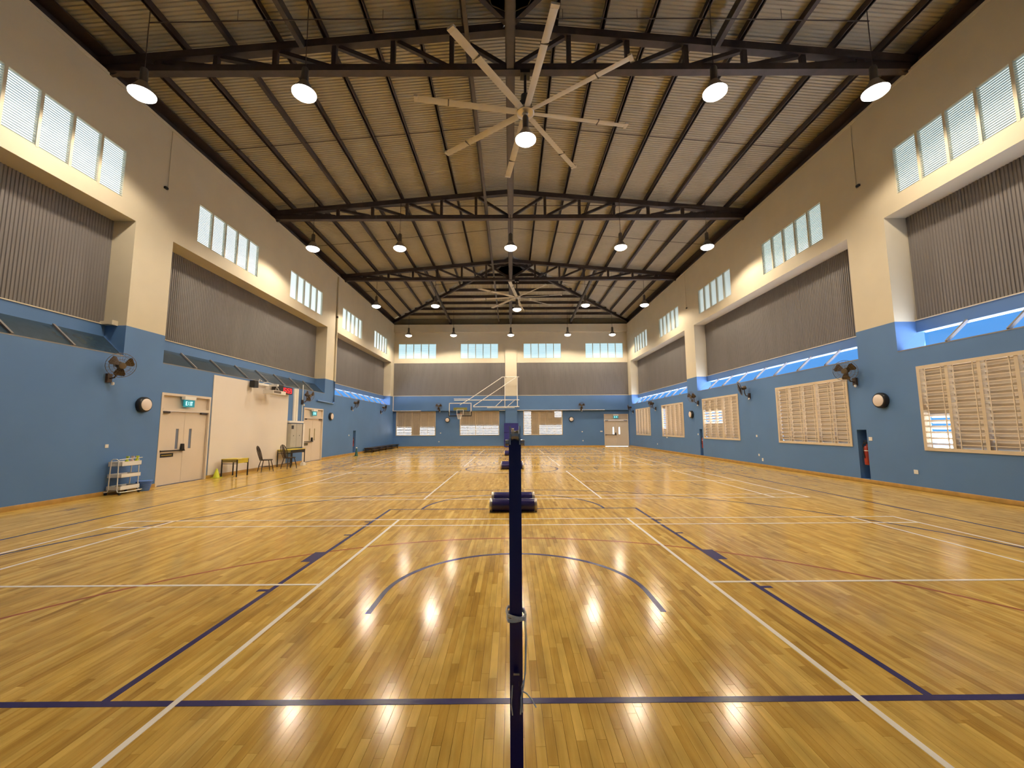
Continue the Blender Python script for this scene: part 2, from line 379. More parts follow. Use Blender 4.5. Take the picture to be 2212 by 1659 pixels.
# ------------------------------------------------------------------ side walls
def side_wall(s):
    nm = 'left' if s < 0 else 'right'
    X = lambda d: s * (XW + d)
    mb = MB()
    lo = [(DOOR1[0], DOOR1[1], -1, DOOR1[2]), (DOOR2[0], DOOR2[1], -1, DOOR2[2])] + [(a, b, .1, 1.48) for a, b in NICHE_L] if s < 0 else \
         [(a, b, *LZ) for a, b in LOWIN] + [(a, b, .1, 1.48) for a, b in NICHE_R]
    lo = [(a, b, max(c, 0), d) for a, b, c, d in lo]
    mb.grid('x', X(0), X(.2), Y0, 35.25, 0, 3.5, lo)
    for a, b in PILL:
        mb.box(X(0), X(.75), a, b, 3.5, SPLIT, 0); mb.box(X(0), X(.75), a, b, SPLIT, 7.13, 1)
    mb.box(X(0), X(.75), Y0, 35.25, 7.13, 7.34, 1)
    o = len(mb.m); mb.grid('x', X(0), X(.2), Y0, 35.25, 7.34, ZT, [(a, b, *HZ) for a, b in HIWIN])
    for i in range(o, len(mb.m)): mb.m[i] = 1
    for a, b in BAYS:
        mb.box(X(.55), X(.76), a, b, 4.0, 4.3, 0); mb.box(X(.72), X(.8), a, b, 4.0, 7.34, 1)
    mb.box(X(.2), X(.9), Y0, 35.6, 10.2, 10.38, 1)
    mb.box(X(.80), X(.9), Y0, 35.6, 10.3, 11.3, 1)
    for a, b in (NICHE_L if s < 0 else NICHE_R):   # recess lining
        mb.box(X(.28), X(.32), a - .03, b + .03, .07, 1.51); mb.box(X(.2), X(.3), a - .03, a, .07, 1.51); mb.box(X(.2), X(.3), b, b + .03, .07, 1.51)
        mb.box(X(.2), X(.3), a - .03, b + .03, 1.48, 1.51); mb.box(X(.2), X(.3), a - .03, b + .03, .07, .1)
    w = obj('wall_' + nm, mb, ['blue', 'cream'], kind='structure',
            label=f'{nm} side wall, blue below and cream above, with grey panel bays')
    # corrugated sheets
    for a, b in BAYS:
        n = round((b - a) / .72); k = (b - a) / n / .72
        for i in range(n):
            link('corrugated_sheet', SHEET, w, (X(.60), a + (i + .5) * .72 * k, 4.3), (0, 0, 0 if s < 0 else PI), (1, k * .999, 1))
        part('flashing', MB().box(X(.53), X(.57), a, b, 4.30, 4.325), 'cream', w)
    # sloped clerestory glazing strip under each bay
    for bi, (a, b) in enumerate(BAYS):
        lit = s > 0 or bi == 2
        n = round((b - a) / 1.235); d = (b - a) / n
        pm = MB().add([(0, -.5, 0), (0, .5, 0), (s * .53, .5, .5), (s * .53, -.5, .5), (s * .012, -.5, -.012), (s * .012, .5, -.012), (s * .542, .5, .488), (s * .542, -.5, .488)],
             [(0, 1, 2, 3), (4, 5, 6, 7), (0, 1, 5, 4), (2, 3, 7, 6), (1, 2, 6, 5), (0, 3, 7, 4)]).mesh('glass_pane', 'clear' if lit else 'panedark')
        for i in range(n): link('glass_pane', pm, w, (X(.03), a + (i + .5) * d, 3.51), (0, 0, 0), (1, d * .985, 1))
        mm = MB().bar((0, 0, 0), (s * .54, 0, .5), .05, .06).mesh('mullion', 'mull')
        for i in range(1, n): link('mullion', mm, w, (X(.02), a + i * d, 3.515))
        part('sill_rail', MB().box(X(-.004), X(.05), a, b, 3.485, 3.51), 'mull', w)
    return w
sh = MB(); prof = []
NC = 10
for i in range(NC):
    u = -.36 + i * .072
    prof += [(0.0, u), (0.0, u + .026), (.017, u + .036), (.017, u + .062)]
prof.append((0.0, .36))
pts = [(p[0], p[1]) for p in prof] + [(-.05, .36), (-.05, -.36)]
sh.prism([(x, y) for x, y in pts], 'z', 0, 2.84)
SHEET = sh.mesh('corrugated_sheet', 'sheet')
WL = side_wall(-1); WR = side_wall(1)

# ------------------------------------------------------------------ back and front walls
mb = MB()
lowb = [(-9.73, -6.42, *LZ), (-4.34, -1.03, *LZ), (1.04, 4.33, *LZ), (DOOR3[0], DOOR3[1], 0, DOOR3[2])]
hib = [(-9.65, -6.4, *HZ), (-4.33, -1.08, *HZ), (1.08, 4.32, *HZ), (6.4, 9.65, *HZ)]
mb.grid('y', 35.25, 35.45, -10.2, 10.2, 0, 3.06, lowb)
mb.box(-10, 10, 35.0, 35.45, 3.06, 4.33, 0)
o = len(mb.m); mb.grid('y', 35.1, 35.3, -10.0, 10.0, 7.15, ZT, hib); mb.box(-10, 10, 34.85, 35.1, 9.8, 10.46, 1)
mb.box(-10, 10, 35.2, 35.3, 4.33, 7.15, 1)
mb.box(-.5, .5, 34.95, 35.2, 4.29, 9.8, 1)
for i in range(o, len(mb.m)): mb.m[i] = 1
mb.box(-.5, .5, 34.95, 35.3, 0, 4.29, 0)
mb.box(-10.9, 10.9, 35.5, 35.6, 10.3, 11.4, 1); mb.box(-10.9, 10.9, 35.0, 35.6, 10.25, 10.44, 1)
WB = obj('wall_back', mb, ['blue', 'cream'], kind='structure', label='far end wall, blue below and cream above, with central pillar')
for a, b in ((-10, -.5), (.5, 10)):
    n = 13; k = (b - a) / n / .72
    for i in range(n): link('corrugated_sheet', SHEET, WB, (a + (i + .5) * .72 * k, 35.13, 4.33), (0, 0, -PI / 2), (1, k * .999, 1))
    part('flashing', MB().box(a, b, 34.98, 35.03, 4.315, 4.36), 'cream', WB)
part('end_board', MB().box(-10.3, 10.3, 35.16, 35.2, 10.46, 11.02), 'endboard', WB)
part('cable_trunking', MB().box(-1.0, 7.9, 34.96, 35.0, 3.06, 3.10), 'whiteplastic', WB)
part('cable_trunking', MB().box(-9.95, -7.6, 34.96, 35.0, 3.06, 3.10), 'whiteplastic', WB)
part('cable_trunking', MB().box(-9.98, -9.93, 34.96, 35.0, 3.06, 4.3), 'whiteplastic', WB)
mb = MB(); mb.grid('y', Y0 - .2, Y0, -10.2, 10.2, 0, ZT, [], SPLIT); mb.box(-10.9, 10.9, Y0 - .4, Y0 - .2, 10.2, 11.4, 1)
obj('wall_front', mb, ['blue', 'cream'], kind='structure', label='near end wall behind the viewer, blue below and cream above')
# baseboards
mb = MB()
for a, b in ((Y0, DOOR1[0]), (DOOR1[1], DOOR2[0]), (DOOR2[1], 35.25)): mb.prism([(-10.0, 0), (-9.978, 0), (-9.978, .085), (-9.984, .1), (-10.0, .1)], 'y', a, b)
obj('baseboard_left', mb, 'base', kind='structure', label='low brown wooden baseboard along the left wall')
obj('baseboard_right', MB().prism([(10.0, 0), (9.978, 0), (9.978, .085), (9.984, .1), (10.0, .1)], 'y', Y0, 35.25), 'base', kind='structure', label='low brown wooden baseboard along the right wall')
mb = MB()
for a, b in ((-10, -.5), (.5, DOOR3[0])): mb.prism([(35.25, 0), (35.228, 0), (35.228, .085), (35.234, .1), (35.25, .1)], 'x', a, b)
obj('baseboard_back', mb, 'base', kind='structure', label='low brown wooden baseboard along the far wall')
# wall-top trims
for i, s in enumerate((-1, 1)):
    obj(f'trim_{i + 1}', MB().box(s * 9.985, s * 10.21, Y0, 35.0, 10.38, 10.47), 'cream', kind='structure', label=f'thin cream capping along the top of the {"left" if s < 0 else "right"} wall')

# ------------------------------------------------------------------ windows
wn = [0]
def hi_window(axis, s, a, b, where, deep):
    wn[0] += 1
    # local frame: u along the wall, d outward depth
    if axis == 'x': P = lambda u, d: (s * (XW + d), u)
    else: P = lambda u, d: (u, 35.1 + d)
    def bx(mb, u0, u1, d0, d1, z0, z1):
        p, q = P(u0, d0), P(u1, d1); return mb.box(p[0], q[0], p[1], q[1], z0, z1)
    root = thing(f'window_{wn[0]}', where, None, (0, 0, 0), kind='structure')
    mb = MB(); t = .03
    bx(mb, a, b, .0, .08, HZ[0], HZ[0] + t); bx(mb, a, b, .0, .08, HZ[1] - t, HZ[1]); bx(mb, a, a + t, .0, .08, HZ[0] + t, HZ[1] - t); bx(mb, b - t, b, .0, .08, HZ[0] + t, HZ[1] - t)
    part('window_frame', mb, 'cream', root)
    w = (b - a) / 5
    for i in range(1, 5): part('mullion', bx(MB(), a + i * w - .03, a + i * w + .03, -.005, .08, HZ[0], HZ[1]), 'cream', root)
    for i in range(5):
        mb = MB(); z = HZ[0] + .055
        while z < HZ[1] - .04:
            bx(mb, a + i * w + .03, a + (i + 1) * w - .03, .015, .015 + deep, z, z + .005); z += .054
        part('louvre_blades', mb, 'hiblade', root, kind='stuff')
        part('glow_pane', bx(MB(), a + i * w, a + (i + 1) * w, .12, .13, HZ[0], HZ[1]), 'glowb' if axis == 'y' else 'glowl' if s < 0 else 'glowr', root)  # added glowing sheet standing in for daylight behind the blades
side = {-1: 'left', 1: 'right'}
ordn = ['nearest', 'second nearest', 'middle', 'second farthest', 'farthest']
for s in (-1, 1):
    for i, (a, b) in enumerate(HIWIN):
        hi_window('x', s, a, b, f'{ordn[i]} high louvre window of five panels in the {side[s]} wall', .037 if s < 0 else .046)
for i, h in enumerate(hib):
    hi_window('y', 1, h[0], h[1], f'high louvre window in the far wall, {["leftmost", "left of the pillar", "right of the pillar", "rightmost"][i]} of four', .05)

def lo_window(axis, a, b, where, opened, single, thick=False):
    wn[0] += 1
    if axis == 'x': P = lambda u, d: (XW + d, u)
    else: P = lambda u, d: (u, 35.25 + d)
    def bx(mb, u0, u1, d0, d1, z0, z1):
        p, q = P(u0, d0), P(u1, d1); return mb.box(p[0], q[0], p[1], q[1], z0, z1)
    root = thing(f'window_{wn[0]}', where, None, (0, 0, 0), kind='structure')
    z0, z1 = LZ; t = .055; mb = MB()
    bx(mb, a - .02, b + .02, -.025, .1, z0 - .02, z0 + t); bx(mb, a - .02, b + .02, -.025, .1, z1 - t, z1 + .02); bx(mb, a - .02, a + t, -.025, .1, z0 + t, z1 - t); bx(mb, b - t, b + .02, -.025, .1, z0 + t, z1 - t)
    part('window_frame', mb, 'wfreym', root)
    w = (b - a) / 5; n = 14; ph = (z1 - z0 - 2 * t) / n
    for i in range(1, 5):
        hw = .035 if thick or i == 2 else .016
        part('mullion', bx(MB(), a + i * w - hw, a + i * w + hw, -.012 if hw > .02 else .0, .12, z0 + t, z1 - t), 'wfreym', root)
    for i in range(5):
        m0 = t if i == 0 else .035 if thick or i == 2 else .016; m1 = t if i == 4 else .035 if thick or i == 1 else .016
        u0, u1 = a + i * w + m0, a + (i + 1) * w - m1
        mb = MB()
        for u in (u0 + .09, u1 - .1): bx(mb, u - .009, u + .009, -.004, .010, z0 + t, z1 - t)
        part('grille_rod', mb, 'bar', root)
        joined = MB()
        for k in range(n):
            zc = z0 + t + (k + .5) * ph
            op = opened(i, k)
            th = math.radians(28 if op else 73); L = .088
            c, sn = math.cos(th) * L, math.sin(th) * L
                        # blade: inner edge high, outer edge low
            A = [(u0, .10 - c, zc + sn), (u1, .10 - c, zc + sn), (u1, .10 + c, zc - sn), (u0, .10 + c, zc - sn)]
            vs = [(*P(u, d), z) for u, d, z in A] + [(*P(u, d + .004), z + .006) for u, d, z in A]
            tgt = MB() if single else joined
            tgt.add(vs, [(0, 1, 2, 3), (4, 5, 6, 7), (0, 1, 5, 4), (1, 2, 6, 5), (2, 3, 7, 6), (3, 0, 4, 7)])
            if single: part('louvre_blade', tgt, 'blade', root)
        if not single: part('louvre_blades', joined, 'blade', root, kind='stuff')
        if single:
            for k in range(n): part('grille_bar', bx(MB(), u0, u1, .0, .010, z0 + t + (k + .62) * ph - .008, z0 + t + (k + .62) * ph + .008), 'bar', root)
for i, (a, b) in enumerate(LOWIN):
    if i == 0: f = lambda c, r: c == 4 and r < 6
    elif i == 2: f = lambda c, r: c >= 2 and 5 <= r <= 9
    elif i == 3: f = lambda c, r: c == 4 and 2 < r < 13
    else: f = lambda c, r: False
    lo_window('x', a, b, f'{ordn[i]} low louvre window with cream blades and bars in the right wall', f, i < 3, i == 0)
bo = [lambda c, r: r < 5 and c != 2, lambda c, r: r < 6, lambda c, r: c == 0 or (r < 6 and c >= 2) or (c == 4 and r > 9)]
for i in range(3):
    lo_window('y', lowb[i][0], lowb[i][1], f'low louvre window in the far wall, {["near the left corner", "just left of the padded pillar", "just right of the padded pillar"][i]}', bo[i], False)

# ------------------------------------------------------------------ doors
LET = {'E': [(0, 0, .2, 1), (0, .82, .62, 1), (0, .41, .55, .59), (0, 0, .62, .18)], 'I': [(.2, 0, .42, 1)], 'T': [(.22, 0, .44, 1), (0, .82, .66, 1)]}
def exit_sign(loc, rz, label):
    """local: face towards +x, width along y"""
    t = thing('exit_sign', label, 'sign', loc, rz)
    part('housing', MB().box(0, .11, -.22, .22, .16, .26), 'whiteplastic', t)
    pn = part('sign_panel', MB().box(.05, .075, -.21, .21, -.06, .165), 'exitgreen', t)
    mb = MB(); y = -.145
    for ch in 'EXIT':
        h, w = .12, .085
        if ch == 'X':
            mb.bar((.077, y, -.01), (.077, y + w * .75, -.01 + h), .004, .02, upv=(1, 0, 0)); mb.bar((.077, y + w * .75, -.01), (.077, y, -.01 + h), .004, .02, upv=(1, 0, 0))
            mb.v = [(max(.0755, min(.079, v[0])), v[1], v[2]) for v in mb.v]
        else:
            for a, b, c, d in LET[ch]: mb.box(.075, .079, y + a * w, y + c * w, -.01 + b * h, -.01 + d * h)
        y += w * (.6 if ch == 'I' else .92)
    part('lettering', mb, 'exitwhite', pn)
def door(n, label, loc, rz, w, h, vm, sign):
    """local: face +x, opening along y from 0 to w (y grows to the right seen from the hall)"""
    root = thing(f'door_{n}', label, None, loc, rz, kind='structure')
    f = .07; zt = h - .5; mb = MB()
    mb.box(-.14, .012, 0, f, 0, h); mb.box(-.14, .012, w - f, w, 0, h); mb.box(-.14, .012, f, w - f, h - f, h); mb.box(-.14, .02, f, w - f, zt - .02, zt + .06)
    part('door_frame', mb, 'door', root)
    part('transom_panel', MB().box(-.12, -.07, f, w - f, zt + .06, h - f), 'door', root)
    lw = (w - 2 * f) / 2
    for k in (0, 1):
        y0 = f + k * lw + .004; y1 = f + (k + 1) * lw - .004
        v0 = y1 - .30 if k == 0 else y0 + .2
        mb = MB(); mb.grid('x', -.10, -.055, y0, y1, .012, zt - .025, [(v0, v0 + .11, 1.02, 1.62)])
        lf = part('door_leaf', mb, 'door', root)
        part('vision_panel', MB().box(-.085, -.07, v0, v0 + .11, 1.02, 1.62), vm, lf)
        cl = MB(); yy = y0 + .02 if k == 0 else y1 - .3
        cl.box(-.055, .0, yy, yy + .26, zt - .085, zt - .03); part('door_closer', cl, 'bronze', lf)
        if k == 0:
            bm_ = MB(); bm_.bar((-.0, y0 + .02, .98), (-.0, y1, .98), .04, .035); bm_.box(-.055, .0, y0 + .01, y0 + .05, .955, 1.005)
            bm_.prism([(y1 - .12, .955), (y1 + .02, .955), (y1 - .01, 1.0), (y1 - .03, 1.17), (y1 - .09, 1.17), (y1 - .11, 1.0)], 'x', -.055, .02)
            part('panic_bar', bm_, 'black', lf)
            if sign:
                sg = part('door_sign', MB().box(-.055, -.05, y0 + .1, y0 + .56, .8, .91), 'black', lf)
                tm = MB(); yy = y0 + .135
                for q in range(12): ww = random.uniform(.02, .03); tm.box(-.05, -.0485, yy, yy + ww, .845, .868); yy += ww + .006
                part('sign_print', tm, 'yellowpad', sg)
    return root
door(1, 'near cream double door with black push bar in the left wall', (-10, DOOR1[0], 0), 0, DOOR1[1] - DOOR1[0], DOOR1[2], 'visionpane', True)
door(2, 'cream double door right of the grey cabinets in the left wall', (-10, DOOR2[0], 0), 0, DOOR2[1] - DOOR2[0], DOOR2[2], 'olive', True)
door(3, 'cream double door with two bright glass slits in the far wall', (DOOR3[0], 35.25, 0), -PI / 2, DOOR3[1] - DOOR3[0], DOOR3[2], 'brightpane', False)
exit_sign((-10.0, 12.78, 2.34), 0, 'lit green EXIT sign above the near left door')
exit_sign((-10.0, 21.0, 2.32), 0, 'lit green EXIT sign above the farther left door')
exit_sign((8.87, 35.25, 2.42), -PI / 2, 'lit green EXIT sign above the door in the far wall')

# white painted wall panel
obj('white_wall_panel', MB().box(-10.0, -9.975, 13.83, 18.54, .1, 3.42), 'white', label='large plain white board fixed to the left wall', cat='board')

# ------------------------------------------------------------------ roof
ceil = thing('ceiling', 'pitched metal roof with dark steel purlins', None, kind='structure')
RP = .1
def hip_in(y):
    if y > TRUSS[2]: return (y - TRUSS[2]) / 11.78 * 10.8
    if y < TRUSS[0]: return (TRUSS[0] - y) / 11.78 * 10.8
    return 0.
seg = [(0, .035, 0, 0), (.035, .05, 0, .025), (.05, .085, .025, .025), (.085, .1, .025, 0)]
for s in (-1, 1):
    mb = MB(); y = -2.3
    while y < 35.85:
        for a, b, h0, h1 in seg:
            ya, yb = y + a, y + b; xa, xb = hip_in(ya), hip_in(yb)
            if xa > 10.79: continue
            mb.add([(s * xa, ya, deckz(xa) + h0), (s * 10.85, ya, deckz(10.85) + h0), (s * 10.85, yb, deckz(10.85) + h1), (s * xb, yb, deckz(xb) + h1)], [(0, 1, 2, 3)])
        y += RP
    part('roof_deck', mb, 'deck', ceil, label=f'ribbed metal roof slope on the {side[s]}')
for (yy, d) in ((TRUSS[2], 1), (TRUSS[0], -1)):
    mb = MB(); x = -10.8
    while x < 10.8:
        for a, b, h0, h1 in seg:
            xa, xb = x + a, x + b
            ya, yb = yy + d * abs(xa) * 11.78 / 10.8, yy + d * abs(xb) * 11.78 / 10.8
            ye = yy + d * 11.85
            mb.add([(xa, ya, deckz(xa) + h0), (xa, ye, 11.98 - HS * 11.85 + h0), (xb, ye, 11.98 - HS * 11.85 + h1), (xb, yb, deckz(xb) + h1)], [(0, 1, 2, 3)])
        x += RP
    part('roof_deck', mb, 'deck', ceil, label='ribbed metal roof slope over the %s end wall' % ('far' if d > 0 else 'near'))
PH = .2
def cee(mb, p, q, side_=1):
    mb.bar((p[0], p[1], p[2] - PH / 2), (q[0], q[1], q[2] - PH / 2), .05, PH); mb.bar((p[0], p[1], p[2] - PH + .01), (q[0], q[1], q[2] - PH + .01), .1, .02)
    return mb
for s in (-1, 1):
    for k in range(1, 10):
        x = 1.16 * k if k < 9 else 10.35
        e = x * 11.78 / 10.8; z = deckz(x) - .002
        part('purlin', cee(MB(), (s * x, max(Y0 - .3, TRUSS[0] - e), z), (s * x, min(35.5, TRUSS[2] + e), z)), 'steel', ceil)
for d, yy in ((1, TRUSS[2]), (-1, TRUSS[0])):
    for k in range(1, 10):
        y = 1.2 * k; x = y / 11.78 * 10.8; z = 11.98 - HS * y - .002
        if k > 8: continue
        part('purlin', cee(MB(), (-x, yy + d * y, z), (x, yy + d * y, z)), 'steel', ceil)
    for s in (-1, 1):
        part('hip_rafter', MB().bar((0, yy, deckz(0) - .27), (s * 10.5, yy + d * 11.45, deckz(10.5) - .27), .12, .2), 'steel', ceil)
        part('jack_rafter', MB().bar((s * 5.2, yy, deckz(5.2) - .33), (s * 5.2, yy + d * 11.1, deckz(10.2) - .30), .12, .22), 'greysteel', ceil)
    part('jack_rafter', MB().bar((0, yy, deckz(0) - .36), (0, yy + d * 11.1, deckz(10.2) - .30), .14, .22), 'greysteel', ceil)
for x in (-5.2, 0, 5.2): part('stub_post', MB().box(x - .1, x + .1, 34.95, 35.15, 10.46, 10.95), 'steel', ceil)
mb = MB(); mb.box(-.05, .05, -1.5, 34.95, 10.48, 10.68); mb.box(-.09, .09, -1.5, 34.95, 10.47, 10.49); mb.box(-.12, .12, -1.5, 34.95, 10.66, 10.68)
part('tie_beam', mb, 'greysteel', ceil)
mb = MB(); mb.box(-1.06, -.96, -1.5, 35.0, 10.72, 10.78); mb.box(-1.03, -.98, 34.92, 35.0, 9.9, 10.75)
part('cable_tray', mb, 'greysteel', ceil)
for y in (13.1, 20.45, 27.6):
    mb = MB(); e = hip_in(y)
    for s in (-1, 1): mb.bar((s * (e + .1), y, deckz(e) - .12), (s * 10.3, y, deckz(10.3) - .12), .016, .016)
    part('sag_rod', mb, 'steel', ceil)
for y in (8.51, 16.5, 24.65, 32.7):
    mb = MB(); e = min(hip_in(y), 7.0)
    zz = min(deckz(8.2), hipz(y) if y > TRUSS[2] else 20) - .42
    mb.tube([(-8.2, y, zz - .02), (-4.3, y, zz + .06), (4.3, y, zz + .06), (8.2, y, zz - .02)], .014, 6)
    for x in (-6.2, -2.9, -1.2, 1.2, 2.9, 6.2): mb.tube([(x, y, zz + .03), (x, y, zz + .3)], .006, 5)
    part('conduit', mb, 'steel', ceil)
for y, r in ((8.35, .62), (25.3, .85)):
    mb = MB()
    mb.lathe([(r, 11.5), (r, 11.95), (r - .03, 11.95), (r - .03, 11.5)], (0, y, 0), n=8)
    for a in range(4):
        aa = a * PI / 4; mb.bar((-r * math.cos(aa), y - r * math.sin(aa), 11.53), (r * math.cos(aa), y + r * math.sin(aa), 11.53), .02, .02)
    part('roof_ventilator', mb, 'black', ceil)
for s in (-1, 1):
    part('eaves_shade', MB().box(s * 9.95, s * 10.84, Y0, 35.4, 10.90, 10.93), 'steel', ceil)  # dark sheet added for the shade under the eaves
    part('eaves_gutter', MB().box(s * 10.2, s * 10.32, Y0, 35.4, 10.4, 10.75), 'steel', ceil)

def truss(y, label):
    t = thing('roof_truss', label, 'truss', (0, y, 10.45), group='steel roof trusses')
    part('bottom_chord', MB().box(-10.0, 10.0, -.0, .2, 0, .17), 'steel', t)
    def zt(x): return deckz(x) - PH - .01 - 10.45
    for s in (-1, 1):
        part('top_chord', MB().prism([(0, zt(0)), (s * 10.7, zt(10.7)), (s * 10.7, zt(10.7) - .2), (0, zt(0) - .2)], 'y', 0, .2), 'steel', t)
        xs = [0, 1.475, 2.95, 4.425, 5.9, 7.375, 8.8]
        for i, x in enumerate(xs):
            if x == 0 and s < 0: continue
            w = .055 if 0 < x < 8.5 else .1
            part('truss_post', MB().box(s * x - w, s * x + w, .04, .16, .16, zt(x) - .19), 'steel', t)
        for i in range(6):
            a, b = xs[i], xs[i + 1]
            part('truss_brace', MB().bar((s * (a + .1), .1, .17), (s * (b - .12), .1, zt(b) - .2), .1, .1), 'steel', t)
        part('truss_brace', MB().bar((s * 8.95, .1, .17), (s * 9.9, .1, .32), .1, .1), 'steel', t)
        part('gusset_plate', MB().prism([(s * 9.2, zt(9.2) - .19), (s * 10.2, zt(10.2) - .19), (s * 10.2, -.05), (s * 9.9, -.05), (s * 9.6, .1)], 'y', .06, .14), 'steel', t)
truss(TRUSS[0], 'nearest steel truss, above the big ceiling fan'); truss(TRUSS[1], 'middle steel truss between the two ceiling fans'); truss(TRUSS[2], 'farthest steel truss, above the small distant fan')

# ------------------------------------------------------------------ lamps
LZC = 9.0
def lamp(x, y, zc, ztop, label):
    t = thing('high_bay_lamp', label, 'lamp', (x, y, zc), group='high bay lamps')
    part('suspension_rod', MB().tube([(0, 0, .62), (0, 0, ztop - zc)], .01, 6), 'steel', t)
    part('gear_box', MB().lathe([(.02, .66), (.06, .64), (.075, .60), (.075, .34), (.09, .30)], n=16), 'gear', t)
    part('reflector', MB().lathe([(.09, .30), (.12, .24), (.19, .12), (.245, .05), (.25, .05), (.25, .035), (.10, .28)], n=24), 'reflector', t)
    part('lens', MB().lathe([(.236, .055), (.255, .03), (.25, .0), (.19, -.05), (.10, -.085), (.02, -.095)], n=24), 'lens', t)
    ld = bpy.data.lights.new('lamp_light', 'SPOT'); ld.energy = LAMP_W; ld.color = LAMP_COL
    ld.spot_size = math.radians(156); ld.spot_blend = .28; ld.shadow_soft_size = .2
    link('lamp_light', ld, t, (0, 0, -.13))
rn = ['nearest row', 'second row', 'third row', 'farthest row']
xs = [-8.2, -4.6, 0, 4.57, 8.17]
for r, y in enumerate((8.51, 16.5, 24.65, 32.7)):
    for c, x in enumerate(xs):
        yy = y; zc = LZC
        if c == 2 and r in (0, 2): x, yy = .37, TRUSS[0 if r == 0 else 2] + .1; zc = 8.63
        pos = ['beside the left wall', 'left of the middle', ('under the ceiling fan' if r in (0, 2) else 'on the hall centre line'), 'right of the middle', 'beside the right wall'][c]
        zt = {0: 9.2}.get(0) if (c == 2 and r in (0, 2)) else (10.47 if c == 2 else min(deckz(x), hipz(y)) - .2 if y > TRUSS[2] else deckz(x) - .1)
        lamp(x, yy, zc, zt, f'lit high bay lamp in the {rn[r]} of lamps, {pos}')

# ------------------------------------------------------------------ ceiling fans
def ceiling_fan(y, z, a0, label):
    t = thing('ceiling_fan', label, 'fan', (.37, y, z), group='large ceiling fans')
    part('downrod', MB().tube([(0, 0, .1), (0, 0, 10.45 - z)], .035, 10), 'steel', t)
    part('mount_bracket', MB().box(-.12, .12, -.12, .12, 10.36 - z, 10.46 - z), 'black', t)
    part('motor', MB().lathe([(.05, .5), (.11, .46), (.12, .28), (.16, .26), (.17, .10), (.13, .06)], n=18), 'gear', t)
    part('hub', MB().lathe([(.10, .07), (.215, .06), (.22, -.02), (.20, -.035), (.09, -.04), (.08, -.07), (.02, -.075)], n=24), 'silver', t)
    part('drop_pipe', MB().tube([(0, 0, -.06), (0, 0, -.22)], .06, 12), 'silver', t)
    for k in range(8):
        b = MB(); sect = [(-.085, -.004), (-.03, -.012), (.05, -.006), (.085, .004), (.04, .012), (-.04, .012)]
        n = len(sect); vs = []; tl = math.radians(9)
        for rr, w in ((.19, .75), (.3, .95), (1.7, 1.0), (2.62, 1.0)):
            vs += [(rr, (u * math.cos(tl) - v * math.sin(tl)) * w, (u * math.sin(tl) + v * math.cos(tl))) for u, v in sect]
        fs = [tuple(range(n)), tuple(range(3 * n, 4 * n))] + [(i * n + j, i * n + (j + 1) % n, (i + 1) * n + (j + 1) % n, (i + 1) * n + j) for i in range(3) for j in range(n)]
        b.add(vs, fs)
        bl = part('fan_blade', b, 'fanblade', t, rot=(0, 0, math.radians(a0 + 45 * k)))
        part('blade_tip', MB().box(2.62, 2.70, -.085, .085, -.012, .035), 'fanblade', bl)
        part('blade_joint', MB().box(1.88, 1.905, -.09, .09, -.019, .022), 'gear', bl)
ceiling_fan(TRUSS[0] + .1, 9.37, 9.9, 'big eight blade ceiling fan below the nearest truss')
ceiling_fan(TRUSS[2] + .1, 9.40, 36, 'distant eight blade ceiling fan below the farthest truss')

# ------------------------------------------------------------------ wall fans
def wall_fan_proto():
    """local: wall plane x=0, fan reaches +x"""
    t = thing('wall_fan', 'x', 'fan', group='bronze wall fans')
    part('wall_plate', MB().box(0, .06, -.06, .06, -.12, .1), 'bronze', t)
    arm = MB(); arm.tube([(.05, 0, -.02), (.17, 0, .0), (.22, 0, .1), (.23, 0, .28)], .018, 8); part('arm', arm, 'bronze', t)
    part('pull_switch', MB().lathe([(.012, -.04), (.03, -.03), (.036, 0), (.03, .03), (.012, .04)], (.08, .06, -.14), n=12), 'whiteplastic', t)
    head = part('motor_housing', MB().lathe([(.02, -.1), (.07, -.09), (.085, -.02), (.08, .06), (.05, .09), (.02, .1)], axis='x', n=16), 'bronze', t, loc=(.24, 0, .33), rot=(0, .28, 0))
    cg = MB(); R = .30
    for rr, d in ((R, .14), (.24, .185), (.16, .205), (.075, .215), (.22, .10), (.13, .08)):
        cg.tube([(d, rr * math.cos(a * PI / 14), rr * math.sin(a * PI / 14)) for a in range(28)], .0035 if rr < R else .006, 4, closed=True)
    for k in range(22):
        a = k * 2 * PI / 22; c, s_ = math.cos(a), math.sin(a)
        cg.tube([(.075, .08 * c, .08 * s_), (.10, .24 * c, .24 * s_), (.14, R * c, R * s_), (.185, .24 * c, .24 * s_), (.215, .075 * c, .075 * s_)], .0022, 3)
    part('cage', cg, 'wire', head)
    part('cage_badge', MB().lathe([(.07, .212), (.07, .222), (.05, .226), (.02, .227)], axis='x', n=16), 'wire', head)
    bl = MB()
    for k in range(3):
        a0 = k * 2 * PI / 3 + .5; vs = []
        for rr, hw, tw in ((.04, .3, .03), (.14, .5, .03), (.23, .5, .025), (.275, .34, .02)):
            for q in (-1, 1): vs.append((.145 + q * tw, rr * math.cos(a0 + q * hw), rr * math.sin(a0 + q * hw)))
        vs += [(x + .004, y, z) for x, y, z in vs]
        fs = []
        for i in range(3): fs += [(2 * i, 2 * i + 1, 2 * i + 3, 2 * i + 2), (8 + 2 * i, 8 + 2 * i + 1, 8 + 2 * i + 3, 8 + 2 * i + 2), (2 * i, 2 * i + 2, 10 + 2 * i, 8 + 2 * i), (2 * i + 1, 2 * i + 3, 11 + 2 * i, 9 + 2 * i)]
        fs += [(0, 1, 9, 8), (6, 7, 15, 14)]; bl.add(vs, fs)
    bl.lathe([(.04, .11), (.045, .17), (.02, .18)], axis='x', n=12)
    part('fan_blades', bl, 'bronze', head)
    return t
wf = wall_fan_proto()
